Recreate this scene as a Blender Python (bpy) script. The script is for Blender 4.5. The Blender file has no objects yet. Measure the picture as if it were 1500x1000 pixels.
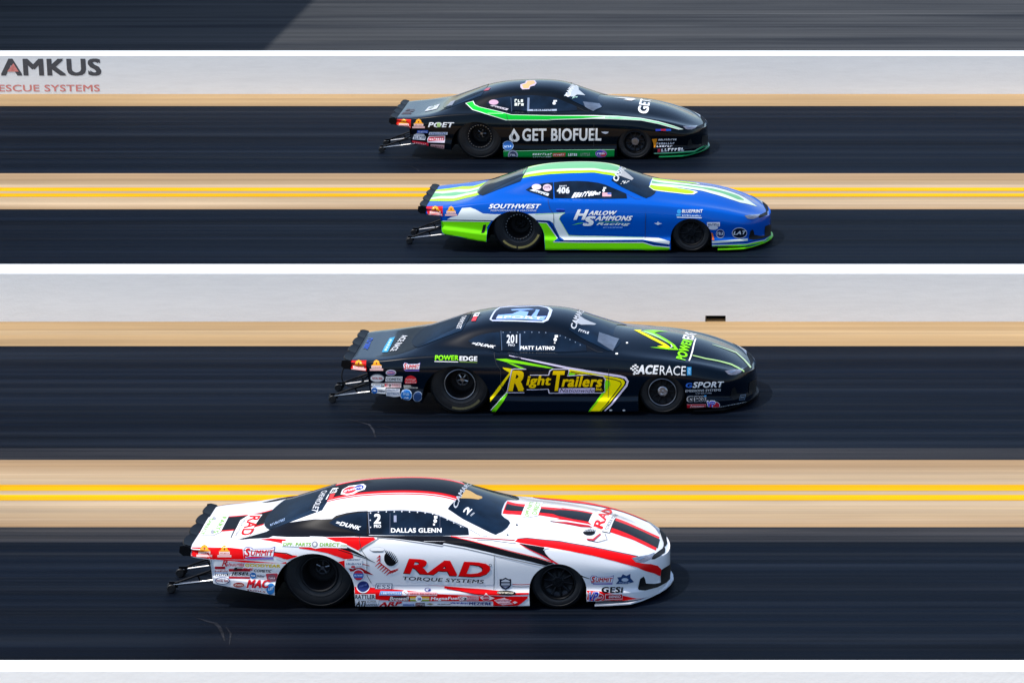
import bpy, bmesh, math, random
from mathutils import Vector, Matrix
from mathutils.bvhtree import BVHTree
from mathutils.geometry import delaunay_2d_cdt
from mathutils.interpolate import poly_3d_calc

random.seed(7)
scene = bpy.context.scene
R = math.radians

# ---------------------------------------------------------------- camera, sky, sun, exposure
cam_data = bpy.data.cameras.new('camera')
cam = bpy.data.objects.new('camera', cam_data)
scene.collection.objects.link(cam)
cam.location = (0, 0, 14.0156)
cam.rotation_euler = (R(75), 0, 0)
cam_data.sensor_width = 36
cam_data.lens = 133.46
cam_data.shift_x = -0.4533          # the lens is shifted so that the lanes stay level in the picture
cam_data.clip_end = 4000
scene.camera = cam

SUN_DIR = Vector((-0.44, -0.15, 0.89)).normalized()      # towards the sun
world = bpy.data.worlds.new('World')
scene.world = world
world.use_nodes = True
wn = world.node_tree
sky = wn.nodes.new('ShaderNodeTexSky')
sky.sky_type = 'NISHITA'
sky.sun_disc = False
sky.sun_elevation = math.asin(SUN_DIR.z)
sky.sun_rotation = math.atan2(SUN_DIR.x, SUN_DIR.y)
wn.links.new(sky.outputs[0], wn.nodes['Background'].inputs[0])
wn.nodes['Background'].inputs[1].default_value = 0.15
sd = bpy.data.lights.new('sun', 'SUN')
sd.energy = 3.2
sd.angle = R(0.53)
sd.color = (1.0, 0.955, 0.89)
sun = bpy.data.objects.new('sun', sd)
scene.collection.objects.link(sun)
sun.rotation_euler = (-SUN_DIR).to_track_quat('-Z', 'Y').to_euler()
vs = scene.view_settings
vs.view_transform = 'Standard'
vs.look = 'None'
vs.gamma = 1
vs.use_curve_mapping = False
vs.exposure = 0.43

# ---------------------------------------------------------------- helpers
def lin(h):
    """sRGB hex to linear colour"""
    out = []
    for i in (0, 2, 4):
        c = int(h[i:i + 2], 16) / 255
        out.append(c / 12.92 if c <= 0.04045 else ((c + 0.055) / 1.055) ** 2.4)
    return tuple(out) + (1.0,)

def link(o, parent=None):
    scene.collection.objects.link(o)
    if parent is not None:
        o.parent = parent
    return o

def tag(o, label=None, cat=None, group=None, kind=None):
    if label: o['label'] = label
    if cat: o['category'] = cat
    if group: o['group'] = group
    if kind: o['kind'] = kind
    return o

def mesh_obj(name, verts, faces, mats=(), parent=None, smooth=False, mat_idx=None):
    me = bpy.data.meshes.new(name)
    me.from_pydata([tuple(v) for v in verts], [], faces)
    for m in mats: me.materials.append(m)
    if mat_idx: me.polygons.foreach_set('material_index', mat_idx)
    if smooth: me.polygons.foreach_set('use_smooth', [True] * len(me.polygons))
    me.update()
    return link(bpy.data.objects.new(name, me), parent)

def bm_obj(name, bm, mats=(), parent=None, smooth=False):
    me = bpy.data.meshes.new(name)
    bmesh.ops.recalc_face_normals(bm, faces=bm.faces)
    bm.to_mesh(me); bm.free()
    for m in mats: me.materials.append(m)
    if smooth:
        me.polygons.foreach_set('use_smooth', [True] * len(me.polygons))
        me.set_sharp_from_angle(angle=R(38))
    return link(bpy.data.objects.new(name, me), parent)

def box(bm, x0, x1, y0, y1, z0, z1, mi=0):
    vs_ = [bm.verts.new((x, y, z)) for x in (x0, x1) for y in (y0, y1) for z in (z0, z1)]
    for q in ((0, 1, 3, 2), (4, 6, 7, 5), (0, 4, 5, 1), (2, 3, 7, 6), (0, 2, 6, 4), (1, 5, 7, 3)):
        f = bm.faces.new([vs_[i] for i in q]); f.material_index = mi

def tube(bm, a, b, r, n=10, r2=None, mi=0):
    a, b = Vector(a), Vector(b)
    d = (b - a).normalized()
    u = d.orthogonal().normalized(); v = d.cross(u)
    r2 = r if r2 is None else r2
    ra = [bm.verts.new(a + (u * math.cos(t) + v * math.sin(t)) * r) for t in [2 * math.pi * i / n for i in range(n)]]
    rb = [bm.verts.new(b + (u * math.cos(t) + v * math.sin(t)) * r2) for t in [2 * math.pi * i / n for i in range(n)]]
    for i in range(n):
        f = bm.faces.new((ra[i], ra[(i + 1) % n], rb[(i + 1) % n], rb[i])); f.material_index = mi
    bm.faces.new(ra[::-1]).material_index = mi; bm.faces.new(rb).material_index = mi

def lathe(bm, prof, n=48, closed=False, mi=0):
    """spin (radius, y) profile about the Y axis"""
    rings = []
    for r, y in prof:
        rings.append([bm.verts.new((r * math.cos(2 * math.pi * i / n), y, r * math.sin(2 * math.pi * i / n))) for i in range(n)])
    m = len(rings)
    for j in range(m if closed else m - 1):
        a, b = rings[j], rings[(j + 1) % m]
        for i in range(n):
            f = bm.faces.new((a[i], a[(i + 1) % n], b[(i + 1) % n], b[i])); f.material_index = mi
    return rings

# ---------------------------------------------------------------- materials
_mats = {}
def nodes_of(m):
    m.use_nodes = True
    nt = m.node_tree
    return nt, nt.nodes['Principled BSDF']

def noise(nt, scale, loc='Object', vec_scale=(1, 1, 1), detail=4, rough=0.55):
    tc = nt.nodes.new('ShaderNodeTexCoord')
    mp = nt.nodes.new('ShaderNodeMapping')
    mp.inputs['Scale'].default_value = vec_scale
    n = nt.nodes.new('ShaderNodeTexNoise')
    n.inputs['Scale'].default_value = scale
    n.inputs['Detail'].default_value = detail
    n.inputs['Roughness'].default_value = rough
    nt.links.new(tc.outputs[loc], mp.inputs[0]); nt.links.new(mp.outputs[0], n.inputs['Vector'])
    return n.outputs['Fac']

def ramp(nt, fac, stops):
    r = nt.nodes.new('ShaderNodeValToRGB')
    el = r.color_ramp.elements
    while len(el) < len(stops): el.new(0.5)
    for e, (p, c) in zip(el, stops):
        e.position = p; e.color = c if len(c) == 4 else tuple(c) + (1,)
    nt.links.new(fac, r.inputs[0])
    return r.outputs[0]

def mixc(nt, a, b, fac, mode='MIX'):
    m = nt.nodes.new('ShaderNodeMix'); m.data_type = 'RGBA'; m.blend_type = mode
    for s, v in ((6, a), (7, b), (0, fac)):
        if hasattr(v, 'is_output'): nt.links.new(v, m.inputs[s])
        else: m.inputs[s].default_value = v
    return m.outputs[2]

def bump(nt, bsdf, fac, strength, dist):
    b = nt.nodes.new('ShaderNodeBump')
    b.inputs['Strength'].default_value = strength; b.inputs['Distance'].default_value = dist
    nt.links.new(fac, b.inputs['Height']); nt.links.new(b.outputs[0], bsdf.inputs['Normal'])

def paint(col, rough=0.28, coat=0.3, spec=0.3, metal=0.0, dirt=0.06):
    """glossy car paint or vinyl print with faint dust and orange peel"""
    key = ('paint', col, rough, coat, metal)
    if key in _mats: return _mats[key]
    m = bpy.data.materials.new('paint_' + col)
    nt, b = nodes_of(m)
    f = noise(nt, 5.0, vec_scale=(0.5, 1, 2), detail=5)
    c = lin(col)
    d = tuple(c[i] * (1 - dirt) + 0.20 * dirt for i in range(3)) + (1,)
    nt.links.new(ramp(nt, f, [(0.35, c), (0.75, d)]), b.inputs['Base Color'])
    b.inputs['Roughness'].default_value = rough
    b.inputs['Metallic'].default_value = metal
    b.inputs['Specular IOR Level'].default_value = spec
    b.inputs['Coat Weight'].default_value = coat
    b.inputs['Coat Roughness'].default_value = 0.05
    b.inputs['Coat IOR'].default_value = 1.28
    _mats[key] = m
    return m

def plain(name, col, rough=0.6, metal=0.0, spec=0.5, var=0.15, scale=20, coat=0.0):
    key = ('plain', name)
    if key in _mats: return _mats[key]
    m = bpy.data.materials.new(name)
    nt, b = nodes_of(m)
    f = noise(nt, scale)
    c = col if len(col) == 4 else tuple(col) + (1,)
    lo = tuple(v * (1 - var) for v in c[:3]) + (1,); hi = tuple(min(1, v * (1 + var)) for v in c[:3]) + (1,)
    nt.links.new(ramp(nt, f, [(0.3, lo), (0.7, hi)]), b.inputs['Base Color'])
    b.inputs['Roughness'].default_value = rough; b.inputs['Metallic'].default_value = metal
    b.inputs['Specular IOR Level'].default_value = spec
    b.inputs['Coat Weight'].default_value = coat
    _mats[key] = m
    return m

M_glass = plain('tinted_glass', (0.0045, 0.014, 0.032), 0.05, spec=0.16, var=.8, scale=2.0)
M_black = plain('matt_black', (0.004, 0.0045, 0.006), 0.6, spec=.25)
M_carbon = plain('black_composite', (0.003, 0.0035, 0.005), 0.4, spec=.12)
M_rubber = plain('tyre_rubber', (0.008, 0.009, 0.011), 0.5, spec=.35, var=0.3, scale=9)
M_rim = plain('dark_alloy', (0.022, 0.024, 0.028), 0.4, metal=0.9)
M_alloy = plain('bright_alloy', (0.62, 0.63, 0.66), 0.28, metal=1.0)
M_gunmetal = plain('gunmetal_alloy', (0.24, 0.25, 0.28), 0.35, metal=1.0)
M_tube = plain('polished_tube', (0.60, 0.57, 0.54), 0.22, metal=1.0)
M_lamp = plain('headlamp_glass', (0.16, 0.16, 0.20), 0.08, spec=0.8, coat=0.8, var=0.5, scale=14)

# ---------------------------------------------------------------- the car body: one cage, smoothed, with the wheel openings cut out
WB = 2.69
ARCHES = ((-.05, .225, .45, -.50, .408), (WB, .232, .322, WB - .318, WB + .316))     # centre x, z, radius, straight sides
#        x     zb     w     zl    [k7 shoulder ... centre] as (y, z)
ST = [
 (-1.475,.585,.775,.615,[(.755,.69),(.70,.705),(.62,.705),(.52,.705),(.42,.705),(.30,.705),(.17,.705),(0,.705)]),
 (-1.40,.575,.825,.60,[(.795,.70),(.72,.711),(.63,.713),(.53,.713),(.42,.713),(.30,.713),(.17,.713),(0,.713)]),
 (-1.225,.57,.865,.60,[(.825,.712),(.73,.721),(.64,.722),(.54,.722),(.43,.722),(.31,.722),(.17,.722),(0,.722)]),
 (-1.205,.285,.868,.37,[(.827,.713),(.73,.722),(.64,.723),(.54,.723),(.43,.723),(.31,.723),(.17,.723),(0,.723)]),
 (-0.95,.245,.905,.35,[(.858,.738),(.74,.748),(.64,.746),(.54,.744),(.43,.743),(.31,.743),(.17,.743),(0,.743)]),
 (-0.70,.20,.93,.32,[(.878,.775),(.755,.798),(.65,.806),(.55,.805),(.44,.802),(.32,.80),(.17,.80),(0,.80)]),
 (-0.50,.172,.945,.30,[(.885,.79),(.77,.825),(.665,.855),(.57,.880),(.46,.893),(.34,.897),(.18,.90),(0,.90)]),
 (-0.25,.14,.955,.27,[(.90,.808),(.785,.838),(.69,.885),(.59,.955),(.49,.980),(.36,.995),(.19,1.003),(0,1.006)]),
 (0.03,.10,.96,.25,[(.905,.818),(.80,.842),(.72,.875),(.62,.985),(.53,1.055),(.40,1.095),(.21,1.11),(0,1.115)]),
 (0.23,.06,.953,.23,[(.885,.82),(.805,.84),(.735,.862),(.63,.985),(.54,1.085),(.41,1.128),(.22,1.150),(0,1.158)]),
 (0.42,.04,.945,.22,[(.88,.815),(.81,.832),(.745,.848),(.645,.97),(.55,1.097),(.42,1.155),(.23,1.184),(0,1.194)]),
 (0.85,.04,.935,.20,[(.878,.80),(.82,.817),(.755,.827),(.66,.955),(.56,1.09),(.43,1.170),(.24,1.207),(0,1.219)]),
 (1.20,.04,.930,.20,[(.878,.795),(.825,.815),(.76,.824),(.665,.945),(.575,1.065),(.44,1.158),(.24,1.194),(0,1.206)]),
 (1.43,.04,.930,.20,[(.88,.79),(.825,.813),(.765,.823),(.69,.905),(.62,1.0),(.50,1.105),(.26,1.150),(0,1.165)]),
 (1.56,.04,.932,.20,[(.885,.785),(.83,.812),(.77,.823),(.715,.865),(.665,.925),(.56,1.03),(.28,1.098),(0,1.122)]),
 (1.78,.04,.937,.20,[(.89,.78),(.835,.808),(.78,.822),(.75,.835),(.72,.865),(.645,.935),(.33,1.005),(0,1.022)]),
 (2.02,.04,.942,.20,[(.90,.765),(.845,.797),(.79,.815),(.765,.825),(.735,.838),(.66,.855),(.35,.905),(0,.925)]),
 (2.15,.042,.945,.20,[(.905,.757),(.85,.788),(.79,.803),(.735,.812),(.65,.824),(.53,.850),(.31,.895),(0,.912)]),
 (2.42,.05,.952,.21,[(.91,.735),(.855,.763),(.785,.775),(.715,.783),(.62,.800),(.50,.832),(.29,.872),(0,.888)]),
 (2.69,.07,.955,.21,[(.915,.715),(.86,.742),(.785,.748),(.71,.753),(.61,.768),(.49,.802),(.28,.840),(0,.853)]),
 (3.00,.10,.938,.205,[(.89,.672),(.83,.700),(.76,.702),(.69,.704),(.59,.718),(.47,.752),(.27,.792),(0,.806)]),
 (3.30,.09,.895,.195,[(.835,.605),(.775,.634),(.71,.636),(.64,.634),(.54,.644),(.43,.668),(.25,.700),(0,.712)]),
 (3.55,.07,.82,.17,[(.755,.530),(.70,.548),(.64,.550),(.57,.550),(.48,.555),(.38,.568),(.22,.588),(0,.595)]),
 (3.70,.055,.655,.15,[(.605,.492),(.56,.504),(.51,.503),(.45,.500),(.38,.500),(.29,.504),(.17,.510),(0,.512)]),
 (3.81,.05,.44,.14,[(.405,.462),(.375,.468),(.34,.465),(.30,.458),(.25,.456),(.19,.457),(.11,.459),(0,.460)]),
 (3.885,.05,.21,.14,[(.19,.425),(.175,.428),(.16,.424),(.14,.414),(.12,.406),(.09,.402),(.05,.40),(0,.40)]),
]
def section(x, zb, w, zl, top):
    zs = top[0][1]
    a = zl + .045
    p = [(0, zb), (max(w - .09, w * .6), zb), (w - .004, zb + .006), (w + .002, zl), (w - .028, a),
         (w - .012, a + .36 * (zs - a)), (w + .001, a + .70 * (zs - a))]
    return p + list(top)

def build_body_mesh():
    bm = bmesh.new()
    rings = []
    for st in ST:
        half = section(*st)
        x = st[0]
        right = [bm.verts.new((x, -y, z)) for y, z in half]
        left = [bm.verts.new((x, y, z)) for y, z in half[1:-1]]
        rings.append(right + left[::-1])
    n = len(rings[0]); nh = len(section(*ST[0]))
    cr = bm.edges.layers.float.new('crease_edge')
    for a, b in zip(rings, rings[1:]):
        for i in range(n):
            bm.faces.new((a[i], b[i], b[(i + 1) % n], a[(i + 1) % n]))
    def cap(ring, flip):
        right = ring[:nh]; left = [ring[0]] + ring[nh:][::-1] + [ring[nh - 1]]
        for i in range(nh - 1):
            f = [right[i], right[i + 1], left[i + 1], left[i]]
            f = list(dict.fromkeys(f))
            bm.faces.new(f if not flip else f[::-1])
    cap(rings[0], False); cap(rings[-1], True)
    bmesh.ops.recalc_face_normals(bm, faces=bm.faces)
    # creases: bottom edge, ledge, shoulder, tail ring
    for ri, ring in enumerate(rings):
        x = ST[ri][0]
        for k, c in ((1, .6), (2, .75), (3, .55), (4, .35), (7, .38), (9, .35)):
            for i in (k, n - k):
                if ri + 1 < len(rings):
                    e = bm.edges.get((ring[i], rings[ri + 1][i]))
                    if k == 9 and not (-0.3 < x < 1.9): continue
                    if e: e[cr] = c
    for ri in (0, 2, 3):
        for i in range(n):
            e = bm.edges.get((rings[ri][i], rings[ri][(i + 1) % n]))
            lowpart = ri == 0 or i <= 4 or i >= n - 5
            if e and lowpart: e[cr] = .7 if ri else .5
    me = bpy.data.meshes.new('body_cage'); bm.to_mesh(me); bm.free()
    me.materials.append(M_black); me.materials.append(M_black)
    ob = bpy.data.objects.new('body_cage', me); scene.collection.objects.link(ob)
    md = ob.modifiers.new('s', 'SUBSURF'); md.levels = 3; md.render_levels = 3
    dg = bpy.context.evaluated_depsgraph_get()
    full = bpy.data.meshes.new_from_object(ob.evaluated_get(dg))        # the closed shape, used to lay prints on
    # arch cutters
    cutters = []
    for cx, cz, r, xl, xr in ARCHES:
        for sgn in (-1, 1):
            cb = bmesh.new()
            prof = [(xl, -.2)] + [(cx + r * math.cos(t), cz + r * math.sin(t)) for t in [math.pi * (1 - i / 28) for i in range(29)]] + [(xr, -.2)]
            y0, y1 = (.42, 1.3)
            va = [cb.verts.new((x, sgn * y0, z)) for x, z in prof]; vb = [cb.verts.new((x, sgn * y1, z)) for x, z in prof]
            m = len(prof)
            for i in range(m): cb.faces.new((va[i], va[(i + 1) % m], vb[(i + 1) % m], vb[i]))
            cb.faces.new(va); cb.faces.new(vb[::-1])
            bmesh.ops.recalc_face_normals(cb, faces=cb.faces)
            for f in cb.faces: f.material_index = 1
            cm = bpy.data.meshes.new('cut'); cb.to_mesh(cm); cb.free()
            cm.materials.append(M_black); cm.materials.append(M_black)
            co = bpy.data.objects.new('cut', cm); scene.collection.objects.link(co)
            cutters.append(co)
            b = ob.modifiers.new('b', 'BOOLEAN'); b.operation = 'DIFFERENCE'; b.object = co; b.solver = 'EXACT'
    dg = bpy.context.evaluated_depsgraph_get()
    ev = ob.evaluated_get(dg)
    out = bpy.data.meshes.new_from_object(ev)
    for co in cutters: bpy.data.objects.remove(co)
    bpy.data.objects.remove(ob)
    out.name = 'body'
    b2 = bmesh.new(); b2.from_mesh(out)
    for f in b2.faces:
        f.smooth = True
        c = f.calc_center_median()
        if f.normal.z < -.75 and c.z < .7: f.material_index = 1
        if c.x < -1.19 and f.normal.x < -.8 and c.z < .57: f.material_index = 1
    b2.to_mesh(out); b2.free()
    out.set_sharp_from_angle(angle=R(35))
    return out, full

BODY, FULL = build_body_mesh()
_b = bmesh.new(); _b.from_mesh(FULL)
bmesh.ops.triangulate(_b, faces=_b.faces)
_b.normal_update()
_BV = [v.co.copy() for v in _b.verts]
_BN = [v.normal.copy() for v in _b.verts]
_BF = [tuple(v.index for v in f.verts) for f in _b.faces]
_b.free()
TREE = BVHTree.FromPolygons(_BV, _BF)

# ---------------------------------------------------------------- printing on the body: outlines laid out in metres, pressed onto the surface
SPECIAL = {'GLASS': M_glass, 'LAMP': M_lamp, 'BRIGHT': M_alloy, 'BLK': M_black,
           'CLEAR': plain('clear_pane', (0.10, 0.125, 0.17), 0.15, coat=0.6, var=0.4, scale=6),
           'SEAM': plain('panel_gap', (0.02, 0.022, 0.026), 0.7)}
def colour(c):
    return SPECIAL[c] if c in SPECIAL else paint(c, 0.35, 0.18, 0.08, dirt=0.015)

def press(u, v, e):
    """drop the point (u along the car, v up the drawing) onto the body, looking down by the angle e"""
    ce, se = math.cos(e), math.sin(e)
    o = Vector((u, v * se - 5 * ce, v * ce + 5 * se))
    d = Vector((0, ce, -se))
    co, _, idx, _ = TREE.ray_cast(o, d)
    if co is None:
        best = None
        for k in range(60):
            r = TREE.find_nearest(o + d * (3.6 + k * .05))
            if best is None or r[3] < best[3]: best = r
        co, idx = best[0], best[2]
    tri = _BF[idx]
    w = poly_3d_calc([_BV[i] for i in tri], co)
    n = (_BN[tri[0]] * w[0] + _BN[tri[1]] * w[1] + _BN[tri[2]] * w[2]).normalized()
    return co, n

def inside(p, poly):
    x, y = p; r = False; j = len(poly) - 1
    for i in range(len(poly)):
        xi, yi = poly[i]; xj, yj = poly[j]
        if (yi > y) != (yj > y) and x < (xj - xi) * (y - yi) / (yj - yi) + xi: r = not r
        j = i
    return r

def arch_outlines(e):
    out = []
    for cx, cz, r, xl, xr in ARCHES:
        pts = [(xl - .004, -.3)] + [(cx + (r + .004) * math.cos(t), cz + (r + .004) * math.sin(t)) for t in [math.pi * (1 - i / 28) for i in range(29)]] + [(xr + .004, -.3)]
        out.append([(x, z * math.cos(e) - .947 * math.sin(e)) for x, z in pts])
    return out
_arch = {}

def fill(P, e):
    """triangles of an outline, on a fine grid so that they follow the surface; wheel openings left free"""
    pts = [(P[i] / 1000, P[i + 1] / 1000) for i in range(0, len(P), 2)]
    q = []
    for p in pts:
        if not q or math.dist(p, q[-1]) > 1e-4: q.append(p)
    if math.dist(q[0], q[-1]) < 1e-4: q.pop()
    n = len(q)
    xs = [p[0] for p in q]; ys = [p[1] for p in q]
    x0, x1, y0, y1 = min(xs), max(xs), min(ys), max(ys)
    step = .022 if max(x1 - x0, y1 - y0) > .2 else .018
    d = []
    for i in range(n):
        a, b = q[i], q[(i + 1) % n]
        k = max(1, math.ceil(math.dist(a, b) / (step * 1.3)))
        d += [(a[0] + (b[0] - a[0]) * t / k, a[1] + (b[1] - a[1]) * t / k) for t in range(k)]
    V = [Vector(p) for p in d]; E = [(i, (i + 1) % len(d)) for i in range(len(d))]
    holes = []
    if e < 1.0:
        if e not in _arch: _arch[e] = arch_outlines(e)
        for a in _arch[e]:
            ax = [p[0] for p in a]; ay = [p[1] for p in a]
            if min(ax) < x1 and max(ax) > x0 and min(ay) < y1 and max(ay) > y0:
                k = len(V); V += [Vector(p) for p in a]; E += [(k + i, k + (i + 1) % len(a)) for i in range(len(a))]
                holes.append(a)
    if x1 - x0 > step * 1.3 or y1 - y0 > step * 1.3:
        gx = x0 + step * .5
        while gx < x1:
            gy = y0 + step * .47
            while gy < y1:
                if inside((gx, gy), q) and not any(inside((gx, gy), h) for h in holes): V.append(Vector((gx, gy)))
                gy += step
            gx += step
    v2, _, f2, *_r = delaunay_2d_cdt(V, E, [], 0, 1e-5)
    keep = []
    for f in f2:
        c = ((v2[f[0]][0] + v2[f[1]][0] + v2[f[2]][0]) / 3, (v2[f[0]][1] + v2[f[1]][1] + v2[f[2]][1]) / 3)
        if inside(c, q) and not any(inside(c, h) for h in holes): keep.append(tuple(f))
    used = sorted({i for f in keep for i in f}); rm = {o: k for k, o in enumerate(used)}
    return [tuple(v2[i]) for i in used], [tuple(rm[i] for i in f) for f in keep]

_glyph = {}
def letters(s, w):
    """flat letters as vertices in a unit box, triangles, and a height step per letter"""
    if (s, w) in _glyph: return _glyph[(s, w)]
    cu = bpy.data.curves.new('t', 'FONT'); cu.body = s; cu.size = 1; cu.resolution_u = 3
    cu.space_character = 1.0 + w * 1.6
    ob = bpy.data.objects.new('t', cu)
    me = bpy.data.meshes.new_from_object(ob)
    bm = bmesh.new(); bm.from_mesh(me)
    bmesh.ops.triangulate(bm, faces=bm.faces)
    xs = [v.co.x for v in bm.verts]; ys = [v.co.y for v in bm.verts]
    w *= .72
    x0, x1, y0, y1 = min(xs) - w, max(xs) + w, min(ys) - w * .7, max(ys) + w * .7
    base = [(v.co.x, v.co.y) for v in bm.verts]
    tri = [tuple(v.index for v in f.verts) for f in bm.faces]
    bm.free(); bpy.data.objects.remove(ob); bpy.data.curves.remove(cu); bpy.data.meshes.remove(me)
    vs_, fs, st = [], [], []
    for k, (dx, dy) in enumerate(((-w, -w * .7), (w, -w * .7), (-w, w * .7), (w, w * .7)) if w > .004 else ((0, 0),)):
        o = len(vs_)                                # heavier letters: four slightly shifted layers, one above the other
        vs_ += [((x + dx - x0) / (x1 - x0), (y + dy - y0) / (y1 - y0)) for x, y in base]
        fs += [tuple(o + i for i in f) for f in tri]; st += [k * .00022] * len(base)
    _glyph[(s, w)] = (vs_, fs, st)
    return _glyph[(s, w)]

def split_long(vs_, fs, st, lim):
    """halve long edges so that big letters follow the curved panel"""
    vs_ = list(vs_); st = list(st); fs = list(fs)
    for _ in range(4):
        mid = {}; out = []; any_ = False
        def m(a, b):
            k = (min(a, b), max(a, b))
            if math.dist(vs_[a], vs_[b]) <= lim: return None
            if k not in mid:
                vs_.append(((vs_[a][0] + vs_[b][0]) / 2, (vs_[a][1] + vs_[b][1]) / 2)); st.append(st[a]); mid[k] = len(vs_) - 1
            return mid[k]
        for a, b, c in fs:
            ab, bc, ca = m(a, b), m(b, c), m(c, a)
            n = sum(x is not None for x in (ab, bc, ca))
            if n == 0: out.append((a, b, c)); continue
            any_ = True
            if n == 3: out += [(a, ab, ca), (ab, b, bc), (ca, bc, c), (ab, bc, ca)]
            elif n == 1:
                if ab is not None: out += [(a, ab, c), (ab, b, c)]
                elif bc is not None: out += [(a, b, bc), (a, bc, c)]
                else: out += [(a, b, ca), (b, c, ca)]
            else:
                if ab is None: out += [(c, ca, bc), (ca, a, b), (ca, b, bc)]
                elif bc is None: out += [(a, ab, ca), (ab, b, c), (ab, c, ca)]
                else: out += [(b, bc, ab), (a, ab, bc), (a, bc, c)]
        fs = out
        if not any_: break
    return vs_, fs, st

ONE_EACH = {'side_stripe', 'sill_stripe', 'bonnet_stripe', 'side_skirt', 'door_seam', 'bonnet_pin', 'side_vent', 'bonnet_flame'}
def print_part(name, label, prims, parent, rnd, pm):
    if name in ONE_EACH:
        for pr in prims: print_mesh(name, label, [pr], parent, rnd, pm)
    else: print_mesh(name, label, prims, parent, rnd, pm)

def print_mesh(name, label, prims, parent, rnd, pm):
    made = {1: ([], [], [], [], []), -1: ([], [], [], [], [])}
    for pr in prims:
        kind, col, ang, layer = pr[:4]
        e = R(ang)
        m = pm if col == 'PAINT' else colour(col)
        sides = (1,)
        groups = []
        if kind == 'p':
            groups.append(fill(pr[5], e) + (None,))
            if pr[4]: sides = (1, -1)
        elif kind == 't':
            s, w, fr = pr[4:7]
            g = letters(s, w)
            fr = [x / 1000 for x in fr]
            a, b, c = fr[0:2], fr[2:4], fr[4:6]
            pts = [(a[0] + (b[0] - a[0]) * x + (c[0] - a[0]) * y, a[1] + (b[1] - a[1]) * x + (c[1] - a[1]) * y) for x, y in g[0]]
            if abs(c[1] - a[1]) + abs(c[0] - a[0]) > .055:
                groups.append(split_long(pts, g[1], g[2], .04))
            else: groups.append((pts, g[1], g[2]))
        else:
            n, fr = pr[4:6]
            fr = [x / 1000 for x in fr]
            a, b, c = fr[0:2], fr[2:4], fr[4:6]
            pts, fs = [], []
            for k in range(n):                     # rows of tiny unreadable print, one small block per letter
                x0 = (k + .08 + rnd.random() * .1) / n; x1 = (k + .80 + rnd.random() * .12) / n
                y1 = .78 + rnd.random() * .22
                gap = rnd.random()
                blocks = [(x0, x1, 0, y1)] if gap < .35 else ([(x0, x0 + (x1 - x0) * .42, 0, y1), (x0 + (x1 - x0) * .42, x1, y1 * .62, y1)] if gap < .7 else [(x0, x1, 0, y1 * .36), (x0, x0 + (x1 - x0) * .5, y1 * .36, y1)])
                for q in blocks:
                    i = len(pts)
                    for x, y in ((q[0], q[2]), (q[1], q[2]), (q[1], q[3]), (q[0], q[3])):
                        pts.append((a[0] + (b[0] - a[0]) * x + (c[0] - a[0]) * y, a[1] + (b[1] - a[1]) * x + (c[1] - a[1]) * y))
                    fs += [(i, i + 1, i + 2), (i, i + 2, i + 3)]
            groups.append((pts, fs, None))
        for pts, fs, st in groups:
            hits = [press(u, v, e) for u, v in pts]
            for sd_ in sides:
                V, F, N, MI, mats = made[sd_]
                if m not in mats: mats.append(m)
                mi = mats.index(m)
                off = len(V)
                for i, (co, n) in enumerate(hits):
                    h = .0030 + .0011 * layer + (st[i] if st else 0)
                    p = co + n * h
                    V.append((p.x, p.y * sd_, p.z)); N.append((n.x, n.y * sd_, n.z))
                for f in fs:
                    if len(set(f)) < 3: continue
                    g = [off + i for i in f]
                    p0, p1, p2 = (Vector(V[i]) for i in g)
                    if (p1 - p0).cross(p2 - p0).dot(Vector(N[g[0]])) < 0: g = g[::-1]
                    F.append(tuple(g)); MI.append(mi)
    for sd_ in (1, -1):
        V, F, N, MI, mats = made[sd_]
        if not F: continue
        me = bpy.data.meshes.new(name)
        me.from_pydata(V, [], F)
        for m in mats: me.materials.append(m)
        me.polygons.foreach_set('material_index', MI)
        me.polygons.foreach_set('use_smooth', [True] * len(F))
        me.update()
        me.normals_split_custom_set_from_vertices(N)
        o = link(bpy.data.objects.new(name, me), parent)
        if label: o['label'] = label
        if name == 'window_rivet': o['kind'] = 'stuff'

# ---------------------------------------------------------------- wheels, spoiler, wheelie bars
def tyre_mesh(name, prof, n):
    bm = bmesh.new(); lathe(bm, prof, n, closed=True)
    bmesh.ops.recalc_face_normals(bm, faces=bm.faces)
    me = bpy.data.meshes.new(name); bm.to_mesh(me); bm.free()
    me.materials.append(M_rubber)
    me.polygons.foreach_set('use_smooth', [True] * len(me.polygons)); me.set_sharp_from_angle(angle=R(40))
    return me
RT = tyre_mesh('rear_tyre', [(.195,.035),(.200,.010),(.212,.002),(.235,-.010),(.262,-.018),(.266,-.015),(.300,-.020),(.340,-.019),(.362,-.014),(.366,-.017),(.385,-.006),(.405,.016),(.416,.045),(.420,.09),(.420,.34),(.412,.40),(.39,.43),(.25,.44),(.20,.41)], 72)
FT = tyre_mesh('front_tyre', [(.188,.02),(.192,.004),(.205,-.006),(.235,-.012),(.262,-.010),(.266,-.013),(.288,-.002),(.305,.016),(.313,.04),(.313,.09),(.303,.115),(.285,.13),(.20,.13),(.19,.11)], 64)

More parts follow.
